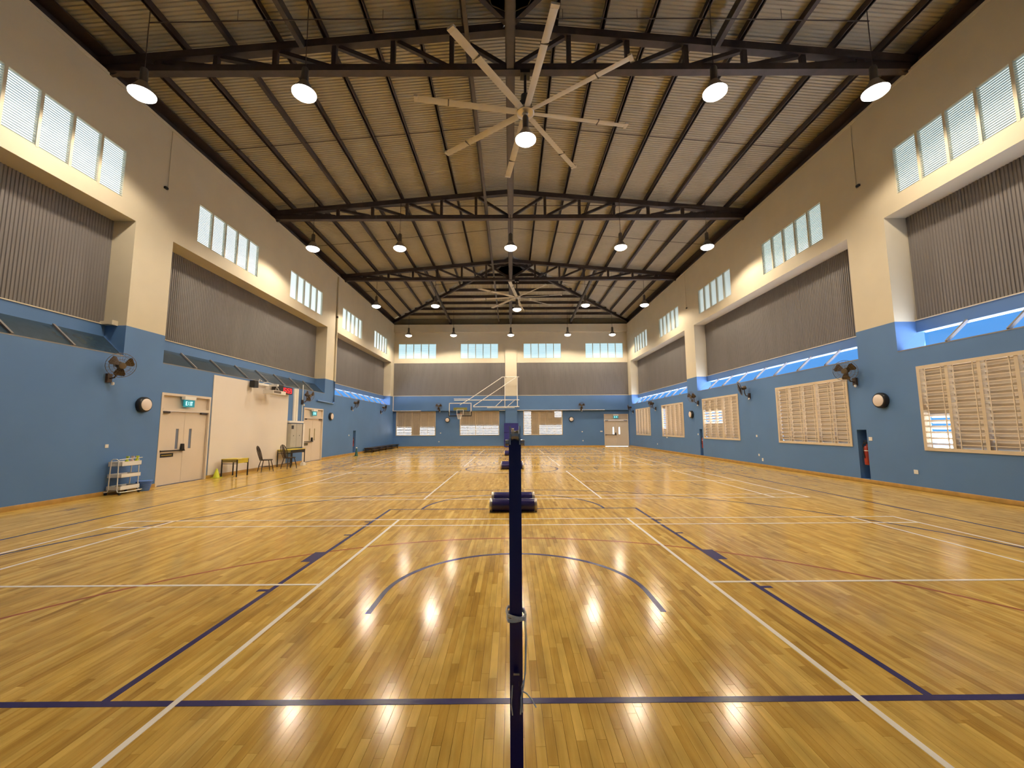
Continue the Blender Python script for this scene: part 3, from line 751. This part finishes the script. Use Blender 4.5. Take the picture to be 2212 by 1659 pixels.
spots = [(-10, 10.2, 0, -.45, 'bronze wall fan left of the near left door'), (-10, 19.78, 0, -.35, 'bronze wall fan above the grey cabinets on the left wall'),
         (-10, 25.95, 0, .6, 'bronze wall fan under the lit glazing, nearer one on the far left wall'), (-10, 31.75, 0, .5, 'bronze wall fan on the left wall close to the far corner'),
         (10, 11.93, PI, .6, 'bronze wall fan above the nearer extinguisher niche on the right wall'), (10, 17.3, PI, -.5, 'bronze wall fan turned sideways between second and middle right windows'),
         (10, 22.1, PI, .35, 'bronze wall fan beyond the middle low window on the right wall'), (10, 28.6, PI, .2, 'bronze wall fan above the gap before the farthest right window'), (10, 33.9, PI, -.1, 'bronze wall fan at the far right corner'),
         (-6.05, 35.0, -PI / 2, 0, 'bronze wall fan on the far wall, left of the backboard'), (5.9, 35.0, -PI / 2, 0, 'bronze wall fan on the far wall, right of the pillar')]
for i, (x, y, rz, yaw, lb) in enumerate(spots):
    o = wf if i == 0 else copy_tree(wf)
    z = 2.88 if i < 9 else 3.12
    o.location = (x, y, z); o.rotation_euler = (0, 0, rz); o['label'] = lb
    for ch in o.children:
        if ch.name.startswith('motor_housing'): ch.rotation_euler = (0, .22, yaw)

# ------------------------------------------------------------------ round bulkhead lights
def bulkhead(loc, rz, label):
    t = thing('round_wall_light', label, 'light', loc, rz, group='round bulkhead lights')
    part('black_rim', MB().lathe([(.20, 0), (.21, .02), (.205, .10), (.19, .12), (.155, .125)], axis='x', n=28), 'black', t)
    part('opal_cover', MB().lathe([(.16, .12), (.158, .135), (.12, .15), (.06, .158), (.01, .16)], axis='x', n=28), 'opal', t)
bulkhead((-10, 11.22, 2.27), 0, 'round black rimmed light left of the near left door')
bulkhead((-10, 22.93, 2.28), 0, 'round black rimmed light right of the farther left door')
bulkhead((10, 11.13, 2.27), PI, 'round black rimmed light beside the nearest low window on the right wall')
bulkhead((10, 22.93, 2.28), PI, 'round black rimmed light beyond the middle low window on the right wall')
bulkhead((-5.4, 35.25, 2.3), -PI / 2, 'round black rimmed light on the far wall below the left wall fan')
bulkhead((5.1, 35.25, 2.3), -PI / 2, 'round black rimmed light on the far wall right of the pillar')

# ------------------------------------------------------------------ sockets and switches
def socket(loc, rz, label, w=.085, h=.085):
    t = thing('wall_socket', label, 'socket', loc, rz, group='wall sockets')
    part('face_plate', MB().box(0, .012, -w / 2, w / 2, -h / 2, h / 2), 'whiteplastic', t)
    part('rocker', MB().box(.012, .016, -.015, .015, -.02, .02), 'whiteplastic', t)
socket((-10, 10.34, 1.2), 0, 'white switch on the blue wall above the trolley')
socket((10, 10.4, .45), PI, 'white socket low on the blue wall under the nearest right window', .11, .1)
socket((10, 11.62, 1.23), PI, 'white switch beside the nearer fire extinguisher niche', .11, .1)
socket((10, 17.0, 1.21), PI, 'white switch between second and middle right windows')
socket((10, 16.93, .45), PI, 'upper low white socket between second and middle right windows')
socket((10, 16.7, .28), PI, 'grey lower socket between second and middle right windows', .09, .12)
socket((10, 22.32, 1.2), PI, 'white switch beside the farther fire extinguisher niche')
socket((10, 28.6, .45), PI, 'white socket low on the right wall near the far corner')
socket((10, 26.8, .93), PI, 'small plate just under the second farthest right window', .25, .05)
socket((-5.97, 35.25, 1.2), -PI / 2, 'upper white switch on the far wall right of the first low window')
socket((-6.1, 35.25, .48), -PI / 2, 'lower white socket on the far wall right of the first low window')
socket((6.0, 35.25, 1.25), -PI / 2, 'upper white switch on the far wall left of the door')
socket((6.05, 35.25, .5), -PI / 2, 'lower white socket on the far wall left of the door')
socket((7.62, 35.25, 1.27), -PI / 2, 'white switch pair directly beside the far door', .2, .09)
socket((-10, 25.7, 1.2), 0, 'white switch beside the extinguisher niche on the left wall')
def sensor(s, y, z, label):
    t = thing('wall_sensor', label, 'sensor', (s * 10, y, z))
    part('sensor_head', MB().box(0, -s * .06, -.05, .05, -.03, .03), 'black', t)
    part('conduit', MB().tube([(-s * .012, .08, -.05), (-s * .012, .08, 10.4 - z)], .008, 6), 'cream', t)
sensor(-1, 11.35, 8.55, 'small black sensor with thin conduit high on the left wall')
sensor(1, 11.2, 8.45, 'small black sensor with thin conduit high on the near right wall')
sensor(1, 22.9, 8.3, 'small black sensor with thin conduit high on the farther right wall')

# ------------------------------------------------------------------ fire extinguishers in the niches
def extinguisher(loc, rz, label):
    t = thing('fire_extinguisher', label, 'extinguisher', loc, rz, group='fire extinguishers')
    part('cylinder', MB().lathe([(.06, 0), (.095, .015), (.10, .05), (.10, .46), (.08, .53), (.035, .56), (.03, .60)], n=20), 'red', t)
    part('handle', MB().box(-.02, .04, -.1, .02, .60, .66).box(-.015, .015, -.12, .02, .68, .70), 'black', t)
    part('hose', MB().tube([(.03, -.02, .62), (.09, -.06, .58), (.115, -.02, .4), (.112, 0, .2)], .012, 8), 'black', t)
    part('label_band', MB().lathe([(.1005, .40), (.1025, .40), (.1025, .42), (.1005, .42)], n=20), 'whiteplastic', t)
    part('bracket', MB().box(-.15, -.09, -.03, .03, .2, .5), 'black', t)
extinguisher((10.13, 11.9, .48), PI, 'red fire extinguisher in the nearer niche of the right wall')
extinguisher((10.13, 21.99, .48), PI, 'red fire extinguisher in the farther niche of the right wall')
extinguisher((-10.13, 26.62, .48), 0, 'red fire extinguisher in the narrow niche of the left wall')

# ------------------------------------------------------------------ badminton posts
def post_parts(t, d, near=False):
    """upright at the origin, ballast cylinder on the side d along y"""
    part('upright', MB().box(-.02, .02, -.02, .02, .05, 1.55), 'navy', t)
    mb = MB(); mb.box(-.02, .02, d * .0, d * .6, .05, .10); part('base_frame', mb, 'navy', t)
    rl = part('ballast', MB().lathe([(.03, -.40), (.115, -.40), (.12, -.39), (.12, .39), (.115, .40), (.03, .40)], axis='x', n=24), 'navy', t, loc=(0, d * .62, .125))
    for s in (-1, 1):
        part('wheel', MB().lathe([(.03, s * .405), (.118, s * .405), (.125, s * .415), (.125, s * .44), (.118, s * .45), (.03, s * .45)], axis='x', n=24), 'silver', rl)
    hk = MB(); hk.box(-.014, .014, -.03, .03, 1.55, 1.565)
    hk.lathe([(.006, -.012), (.018, -.012), (.014, 0), (.018, .012), (.006, .012)], (0, -.022, 1.56), 'x', 14)
    for s in (-1, 1): hk.box(s * .014, s * .018, -.045, .03, 1.53, 1.59)
    part('pulley', hk, 'silver', t)
    part('side_knob', MB().lathe([(.006, -.032), (.010, -.032), (.010, -.02), (.006, -.02)], (0, 0, 1.535), 'x', 12).lathe([(.006, .02), (.010, .02), (.010, .032), (.006, .032)], (0, 0, 1.535), 'x', 12), 'silver', t)
pl = [(1.4, -1, 'nearest navy badminton post with white rope tied around it'), (7.50, 1, 'navy badminton post with front roller base behind the nearest post'), (9.55, -1, 'navy badminton post whose roller sits right behind the front roller'),
      (15.68, 1, 'navy badminton post of the second roller pair, front one'), (17.75, -1, 'navy badminton post of the second roller pair, rear one'),
      (23.75, 1, 'navy badminton post of the farthest roller pair, front one'), (25.85, -1, 'navy badminton post of the farthest roller pair, rear one')]
for i, (y, d, lb) in enumerate(pl):
    t = thing('badminton_post', lb, 'post', (-.0215 if i == 0 else .005, y, 0), group='badminton posts')
    post_parts(t, d)
    if i == 0:
        cl = MB(); cl.box(-.008, .008, -.045, -.02, .735, .80); cl.box(-.007, .007, -.052, -.042, .70, .835)
        part('cleat', cl, 'navy', t)
        part('cleat_cap', MB().box(-.009, .009, -.054, -.048, .836, .839), 'silver', t)
rp = MB()
for k, (dz, am) in enumerate(((0, .006), (.007, -.006), (-.006, .004), (.003, -.008))):
    rr = .0275 + .002 * (k % 2); pts = []
    for j in range(24):
        a = 2 * PI * j / 24; c, s_ = math.cos(a), math.sin(a); m = max(abs(c), abs(s_)) ** .5
        pts.append((-.0215 + rr * c / m * 1.02, 1.4 + rr * s_ / m * 1.02, .99 + dz + am * c + (.004 * s_)))
    rp.tube(pts, .0035, 6, closed=True)
rp.tube([(.006, 1.375, .985), (.008, 1.372, .9), (.006, 1.366, .84), (.0, 1.352, .80), (-.008, 1.348, .77), (-.01, 1.348, .725)], .0022, 6)
rp.tube([(.01, 1.378, 1.0), (.011, 1.378, .93), (.007, 1.367, .83), (-.006, 1.35, .80), (-.005, 1.349, .73)], .0018, 6)
rp.tube([(-.034, 1.36, .80), (-.036, 1.352, .77), (-.037, 1.352, .745), (-.034, 1.352, .72)], .0018, 6)
rp.tube([(-.006, 1.35, .79), (.01, 1.345, .785), (.025, 1.34, .77), (.037, 1.335, .752)], .0020, 6)
obj('rope', rp, 'rope', label='white cord wound around the nearest post with a loose end', cat='rope')

# ------------------------------------------------------------------ basketball backstop on the far wall
bs = thing('basketball_backstop', 'white swing-out basketball backstop on the far pillar with glass backboard', 'basketball hoop', (0, 34.95, 0))
fr = MB(); yf = -.45; r = .035
for z, x0, x1 in ((5.85, -.78, .68), (3.92, -4.75, .68), (3.36, -3.15, .68)): fr.tube([(x0, yf, z), (x1, yf, z)], r, 8)
for x in (-.52, .52): fr.tube([(x, yf, 5.85), (x, yf, 3.36)], .03, 8)
part('wall_frame', fr, 'whiteplastic', bs)
br = MB()
for z in (5.85, 3.92, 3.36):
    for x in (-.45, .45): br.bar((x, yf, z), (x, 0, z), .06, .06)
part('wall_bracket', br, 'whiteplastic', bs)
part('upper_brace', MB().tube([(-.75, yf, 5.83), (-3.45, yf - .3, 3.98), (-4.2, yf - .55, 3.5)], .03, 8), 'whiteplastic', bs)
part('upper_brace', MB().tube([(.45, yf, 5.83), (-3.1, yf - .5, 3.4)], .03, 8), 'whiteplastic', bs)
part('lower_brace', MB().tube([(-.75, yf, 3.9), (-1.3, yf - .1, 3.38)], .025, 8).tube([(.3, yf, 3.9), (-.3, yf - .1, 3.38)], .025, 8), 'whiteplastic', bs)
part('boom', MB().tube([(-2.0, yf - .1, 3.28), (.3, yf, 3.28)], .03, 8), 'whiteplastic', bs)
part('boom', MB().tube([(-4.75, yf - .15, 4.02), (-3.4, yf - .15, 4.02)], .025, 8), 'whiteplastic', bs)
by = yf - .62
bd = part('backboard', MB().box(-5.06, -3.28, by, by + .02, 2.60, 3.64), 'clear', bs)
bf = MB()
for a, b, c, d in ((-5.08, -3.25, 3.6, 3.66), (-5.08, -5.02, 2.62, 3.66), (-3.31, -3.25, 2.62, 3.66)): bf.box(a, b, by - .02, by + .03, c, d)
part('backboard_frame', bf, 'whiteplastic', bd)
part('bottom_pad', MB().box(-5.1, -3.23, by - .03, by + .04, 2.56, 2.63).box(-5.1, -5.04, by - .03, by + .04, 2.6, 2.95).box(-3.29, -3.23, by - .03, by + .04, 2.6, 2.95), 'black', bd)
ln = MB()
for a, b, c, d in ((-4.45, -3.89, 3.1, 3.14), (-4.45, -4.41, 2.68, 3.14), (-3.93, -3.89, 2.68, 3.14)): ln.box(a, b, by - .006, by, c, d)
part('target_square', ln, 'whiteplastic', bd)
part('back_plate', MB().box(-4.72, -3.6, by + .03, by + .07, 3.05, 3.28), 'yellowpad', bs)
rm = MB(); rm.tube([(-4.18 + .225 * math.cos(a * PI / 12), by - .38 + .225 * math.sin(a * PI / 12), 2.74) for a in range(24)], .012, 6, closed=True); rm.bar((-4.18, by - .15, 2.74), (-4.18, by, 2.74), .12, .04)
part('rim', rm, 'redplastic', bs)
nt_ = MB()
for k in range(12):
    for sg in (-1, 1):
        pts = []
        for q in range(5):
            a = k * PI / 6 + sg * q * .26; rr = .22 - .026 * q
            pts.append((-4.18 + rr * math.cos(a), by - .38 + rr * math.sin(a), 2.73 - .1 * q))
        nt_.tube(pts, .005, 4)
part('net', nt_, 'rope', bs)
# padded pillar base
pp = MB(); pp.prism([(-.60, 34.90), (.60, 34.90), (.60, 35.22), (.5, 35.22), (.5, 34.95), (-.5, 34.95), (-.5, 35.22), (-.60, 35.22)], 'z', .02, 2.0)
pad = thing('wall_padding', 'royal blue crash padding wrapped around the far pillar base', 'padding', (0, 0, 0))
part('pad_wrap', pp, 'pad', pad)
part('pad_strap', MB().box(-.61, .61, 34.885, 34.90, 1.2, 1.24).box(-.61, .61, 34.885, 34.90, .5, .54), 'navy', pad)

# ------------------------------------------------------------------ left wall equipment
t = thing('wall_cabinet', 'pair of grey metal wall cabinets between white board and door', 'cabinet', (-10, 18.56, 0))
part('cabinet_body', MB().box(0, .16, .02, 1.10, .76, 1.84), 'grey', t)
for a, b in ((.04, .50), (.53, 1.04)):
    d_ = part('cabinet_door', MB().box(.16, .175, a, b, .78, 1.82), 'grey', t)
    part('lock', MB().lathe([(.02, .175), (.02, .185), (.01, .187)], (0, (a + b) / 2, 1.3), 'x', 10), 'black', d_)
    if a < .1: part('warning_label', MB().box(.175, .178, a + .03, a + .22, 1.6, 1.76), 'black', d_)
part('side_gap', MB().box(.16, .178, 1.06, 1.09, .76, 1.84), 'black', t)
obj('junction_box', MB().box(-10, -9.9, 19.68, 19.96, .76, 1.84), 'whiteplastic', label='slim pale box column between grey cabinets and farther left door', cat='box')
t = thing('cable_trunking', 'white cable trunking rising from the grey cabinets to the glazing', 'trunking', (-10, 18.56, 0))
part('cross_duct', MB().box(0, .1, 0, 1.3, 1.88, 1.97), 'whiteplastic', t)
part('riser', MB().box(0, .06, .42, .58, 1.97, 3.45), 'whiteplastic', t); part('riser', MB().box(0, .08, .58, .74, 1.97, 3.45), 'whiteplastic', t)
part('pipe', MB().tube([(.03, 1.22, 1.97), (.03, 1.22, 3.7)], .02, 8), 'whiteplastic', t)
# projector, speakers, clock
t = thing('projector', 'white short throw projector on a wall arm above the white board', 'projector', (-9.97, 16.75, 3.2))
part('arm', MB().box(0, .5, -.05, .05, .12, .2), 'whiteplastic', t)
part('arm_rail', MB().box(.08, .16, -.75, .1, .12, .2), 'whiteplastic', t)
part('strut', MB().tube([(.45, 0, .12), (.5, -.15, -.04)], .012, 6).tube([(.45, 0, .12), (.5, .1, -.04)], .012, 6), 'silver', t)
bd_ = part('projector_body', MB().box(.28, .68, -.62, .28, -.22, -.08), 'whiteplastic', t)
part('vent_grille', MB().box(.68, .686, -.58, -.08, -.19, -.10), 'wire', bd_)
part('cables', MB().tube([(.05, -.3, .22), (.05, 0, .3), (.06, .4, .26), (.05, .7, .22)], .01, 6).tube([(.04, -.55, .2), (.04, -.5, .36), (.05, -.35, .3)], .01, 6), 'whiteplastic', t)
def speaker(y, w, label):
    t = thing('wall_speaker', label, 'speaker', (-9.97, y, 3.31))
    part('speaker_box', MB().box(.06, .24, -w / 2, w / 2, -.13, .13), 'black', t); part('bracket', MB().box(0, .06, -.03, .03, -.05, .05), 'black', t)
    part('grille', MB().box(.24, .246, -w / 2 + .02, w / 2 - .02, -.11, .11), 'black', t)
speaker(15.75, .26, 'small black speaker left of the projector'); speaker(17.35, .55, 'wide black speaker between projector and red clock')
DIG = {'1': 'bc', '5': 'afgcd', '9': 'abcdfg'}
t = thing('digital_clock', 'black digital clock with red digits 15:59 on the left wall', 'clock', (-9.97, 18.05, 3.265))
part('clock_case', MB().box(0, .18, -.44, .42, -.15, .15), 'black', t)
dg = MB(); y = -.38
def seg7(y, ch):
    w, h, k = .15, .105, .03
    S = {'a': (0, w, h - k, h), 'd': (0, w, -h, -h + k), 'g': (0, w, -k / 2, k / 2), 'b': (w - k, w, 0, h), 'c': (w - k, w, -h, 0), 'f': (0, k, 0, h), 'e': (0, k, -h, 0)}
    for q in DIG[ch]: a, b, c, d = S[q]; dg.box(.18, .184, y + a, y + b, c, d)
for ch, yy in (('1', -.42), ('5', -.22), ('5', .02), ('9', .22)): seg7(yy, ch)
for z in (-.05, .05): dg.box(.18, .184, -.035, -.008, z - .014, z + .014)
part('digits', dg, 'led', t)
# drain pipe on the second left pillar
t = thing('drain_pipe', 'thin vertical drain pipe on the pillar beside the farther left door', 'pipe', (-10, 23.25, 0))
part('pipe', MB().tube([(.05, 0, 4.25), (.05, 0, 10.35)], .05, 10), 'cream', t)
part('pipe_collar', MB().lathe([(.06, 7.9), (.065, 7.92), (.065, 8.0), (.06, 8.02)], (.05, 0, 0), n=12), 'bronze', t)
part('lower_pipe', MB().tube([(.04, 0, 4.25), (.04, 0, 3.1), (.04, -.1, 3.0), (.04, -2.0, 3.05)], .04, 8), 'blue', t)
obj('conduit_box', MB().box(-10.58, -10.3, 10.44, 10.56, 4.3, 4.38).box(-10.3, -10.22, 10.40, 10.56, 4.28, 4.40), 'cream', label='small cream conduit box at the base of the near left pillar recess', cat='box')

# ------------------------------------------------------------------ furniture on the left
def desk(loc, rz, w, d, h, label, apron, name='school_desk'):
    """local: width along y, depth along x; +x faces the hall"""
    t = thing(name, label, 'desk', loc, rz)
    part('desk_top', MB().box(-d / 2, d / 2, -w / 2, w / 2, h - .025, h), 'yellow', t)
    part('front_apron', MB().box(d / 2 - .03, d / 2 - .01, -w / 2 + .02, w / 2 - .02, h - .15, h - .025), apron, t)
    part('side_apron', MB().box(-d / 2 + .02, d / 2 - .03, -w / 2 + .012, -w / 2 + .03, h - .12, h - .025), 'olive', t)
    part('shelf_frame', MB().box(-d / 2 + .03, d / 2 - .03, -w / 2 + .01, -w / 2 + .03, h - .17, h - .15).box(-d / 2 + .02, d / 2 - .02, w / 2 - .03, w / 2 - .01, h - .17, h - .15), 'black', t)
    for a in (-1, 1):
        for b in (-1, 1): part('leg', MB().box(a * (d / 2 - .02) - .015, a * (d / 2 - .02) + .015, b * (w / 2 - .02) - .015, b * (w / 2 - .02) + .015, 0, h - .025), 'black', t)
    return t
desk((-9.53, 14.5, 0), 0, .62, .55, .60, 'low desk with yellow top and yellow front beside the yellow cone', 'yellow')
desk((-9.62, 18.35, 0), 0, 1.2, .6, .73, 'taller desk with yellow top and dark frame under the grey cabinets', 'black')
obj('paper_note', MB().box(-9.32, -9.22, 14.24, 14.36, .602, .604), 'whiteplastic', label='small white paper on the low yellow desk', cat='paper')
def cone(loc, m, h, label):
    t = thing('marker_cone', label, 'cone', loc)
    part('cone_base', MB().box(-.12, .12, -.12, .12, 0, .02), m, t)
    part('cone_body', MB().lathe([(.10, .02), (.095, .03), (.03, h - .02), (.022, h)], n=18), m, t)
cone((-9.82, 14.03, 0), 'lime', .30, 'small yellow marker cone on the floor beside the low desk')
cone((-9.15, 24.75, 0), 'green', .46, 'dark green cone by the left wall niche')
obj('cone_cap', MB().lathe([(.03, 0), (.05, .01), (.055, .03), (.03, .05), (.01, .055)], (-9.15, 24.75, .455), n=12), 'whiteplastic', label='pale cap resting on top of the dark green cone', cat='cap')

def chair(loc, rz, label):
    """local: faces +x"""
    t = thing('windsor_chair', label, 'chair', loc, rz, group='dark spindle back chairs')
    st = MB(); n = 20
    prof = [(.21 * math.copysign(abs(math.cos(a * 2 * PI / n)) ** .7, math.cos(a * 2 * PI / n)), .215 * math.copysign(abs(math.sin(a * 2 * PI / n)) ** .7, math.sin(a * 2 * PI / n))) for a in range(n)]
    st.prism(prof, 'z', .42, .455); part('seat', st, 'darkbrown', t)
    for a in (-1, 1):
        for b in (-1, 1): part('leg', MB().tube([(a * .13, b * .13, .43), (a * .18, b * .175, .2), (a * .21, b * .20, 0)], [.014, .018, .012], 8), 'darkbrown', t)
    part('stretcher', MB().tube([(-.185, .178, .19), (.185, .178, .19)], .011, 6).tube([(-.185, -.178, .19), (.185, -.178, .19)], .011, 6).tube([(0, -.178, .19), (0, .178, .19)], .011, 6), 'darkbrown', t)
    def bk(u, z): return (-.17 - (z - .45) * .28, u, z)
    hp = [bk(-.15, .45), bk(-.19, .62), bk(-.195, .74), bk(-.17, .86), bk(-.10, .94), bk(0, .97), bk(.10, .94), bk(.17, .86), bk(.195, .74), bk(.19, .62), bk(.15, .45)]
    part('back_hoop', MB().tube(hp, .014, 8), 'darkbrown', t)
    for u in (-.11, -.065, .065, .11): part('spindle', MB().tube([bk(u * .8, .45), bk(u * 1.05, .94 - abs(u) * .3)], .008, 6), 'darkbrown', t)
    part('splat', MB().bar(bk(0, .45), bk(0, .96), .07, .01, upv=(1, 0, 0)), 'darkbrown', t)
chair((-9.35, 16.0, 0), math.radians(48), 'dark spindle back chair standing alone before the white board')
chair((-9.08, 17.15, 0), math.radians(62), 'dark spindle back chair in front of the taller yellow desk')
obj('floor_box', MB().box(-9.3, -9.16, 18.5, 18.72, 0, .11).box(-9.28, -9.18, 18.53, 18.69, .11, .14), 'whiteplastic', label='small white box on the floor under the taller desk', cat='box')

# bench along the far left wall
t = thing('long_bench', 'long low dark wooden bench along the left wall by the far corner', 'bench', (-9.66, 31.6, 0))
for k in range(3): part('seat_plank', MB().box(-.27 + k * .19, -.09 + k * .19, -3.4, 3.4, .27, .31), 'darkbrown', t)
for k in range(5):
    y = -3.2 + k * 1.6; part('leg', MB().box(-.26, -.2, y - .04, y + .04, 0, .27).box(.18, .24, y - .04, y + .04, 0, .27).box(-.26, .24, y - .03, y + .03, .2, .27), 'darkbrown', t)
part('rail', MB().box(.2, .23, -3.3, 3.3, .12, .2), 'darkbrown', t)

# trolley
t = thing('utility_trolley', 'white three tier trolley against the blue wall left of the near door', 'trolley', (-9.77, 10.64, 0))
def tray(z, h):
    mb = MB(); x, y, k = .17, .27, .006
    mb.box(-x, x, -y, y, z, z + k); mb.box(-x, -x + k, -y, y, z, z + h); mb.box(x - k, x, -y, y, z, z + h); mb.box(-x, x, -y, -y + k, z, z + h); mb.box(-x, x, y - k, y, z, z + h)
    return mb
for z, h in ((.12, .10), (.42, .09), (.70, .11)): part('tray', tray(z, h), 'whiteplastic', t)
for s in (-1, 1):
    part('side_frame', MB().tube([(.21, s * .30, .085), (.19, s * .285, .07), (.13, s * .282, .08), (.11, s * .282, .12), (.09, s * .282, .84), (.05, s * .282, .87), (-.05, s * .282, .87), (-.09, s * .282, .84), (-.11, s * .282, .12), (-.13, s * .282, .08), (-.19, s * .285, .07)], .012, 8), 'whiteplastic', t)
part('base_rail', MB().tube([(.19, -.30, .075), (.21, 0, .07), (.19, .30, .075)], .012, 8), 'whiteplastic', t)
part('base_rail', MB().tube([(-.19, -.30, .075), (-.19, .30, .075)], .012, 8), 'whiteplastic', t)
part('push_handle', MB().tube([(.1, -.28, .86), (.12, 0, .875), (.1, .36, .88)], .01, 8), 'whiteplastic', t)
for a in (-.17, .17):
    for b in (-.27, .27): part('caster', MB().lathe([(.008, -.012), (.032, -.012), (.034, 0), (.032, .012), (.008, .012)], (a, b, .034), 'x', 12), 'black', t)
def bottle(loc, m, label, h=.19):
    t = thing('spray_bottle', label, 'bottle', loc, group='bottles on the trolley')
    part('bottle_body', MB().lathe([(.03, 0), (.038, .01), (.04, .1), (.032, h - .06), (.016, h - .04), (.014, h)], n=14), m, t)
    part('trigger_head', MB().box(-.015, .05, -.014, .014, h, h + .035).box(.02, .03, -.008, .008, h - .05, h), m, t)
bottle((-9.72, 10.62, .706), 'lime', 'lime spray bottle, left one on the top tray of the trolley'); bottle((-9.7, 10.74, .706), 'pink', 'pale pink bottle in the middle of the top trolley tray'); bottle((-9.66, 10.83, .706), 'lime', 'lime spray bottle, right one on the top tray of the trolley')
obj('cloth_bundle', MB().lathe([(.03, 0), (.09, .015), (.1, .05), (.06, .09), (.02, .1)], (-9.76, 10.5, .126), n=9), 'black', label='dark bundle on the bottom tray of the trolley', cat='cloth')
bk_ = thing('plastic_basket', 'blue slatted plastic basket on the floor between trolley and near door', 'basket', (-9.72, 11.17, 0))
part('basket_wall', MB().lathe([(.12, .0), (.125, .01), (.165, .24), (.158, .24), (.12, .012)], n=24), 'bluebasket', bk_)
part('basket_rim', MB().lathe([(.16, .235), (.18, .24), (.18, .26), (.158, .26)], n=24), 'bluebasket', bk_)
for k in range(4): part('basket_rib', MB().lathe([(.132 + .011 * k, .05 + .05 * k), (.14 + .011 * k, .05 + .05 * k), (.141 + .011 * k, .066 + .05 * k), (.133 + .011 * k, .066 + .05 * k)], n=24), 'bluebasket', bk_)

# ------------------------------------------------------------------ outside
obj('ground', MB().box(-80, 80, -60, 110, -.5, -.16), 'outside', kind='structure', label='pale concrete ground outside the hall')

fc = thing('added_backdrop', 'added pale backdrop outside that whitens the far window gaps', None, (0, 42, 0), kind='structure')  # made-up block, placed so the open far louvres show white
part('backdrop_face', MB().box(-12.5, 12.5, 0, 4, -.16, 4.2), 'backdrop_face', fc)
part('backdrop_cap', MB().box(-12.6, 12.6, -.1, 4.1, 4.2, 4.5), 'backdrop_face', fc)
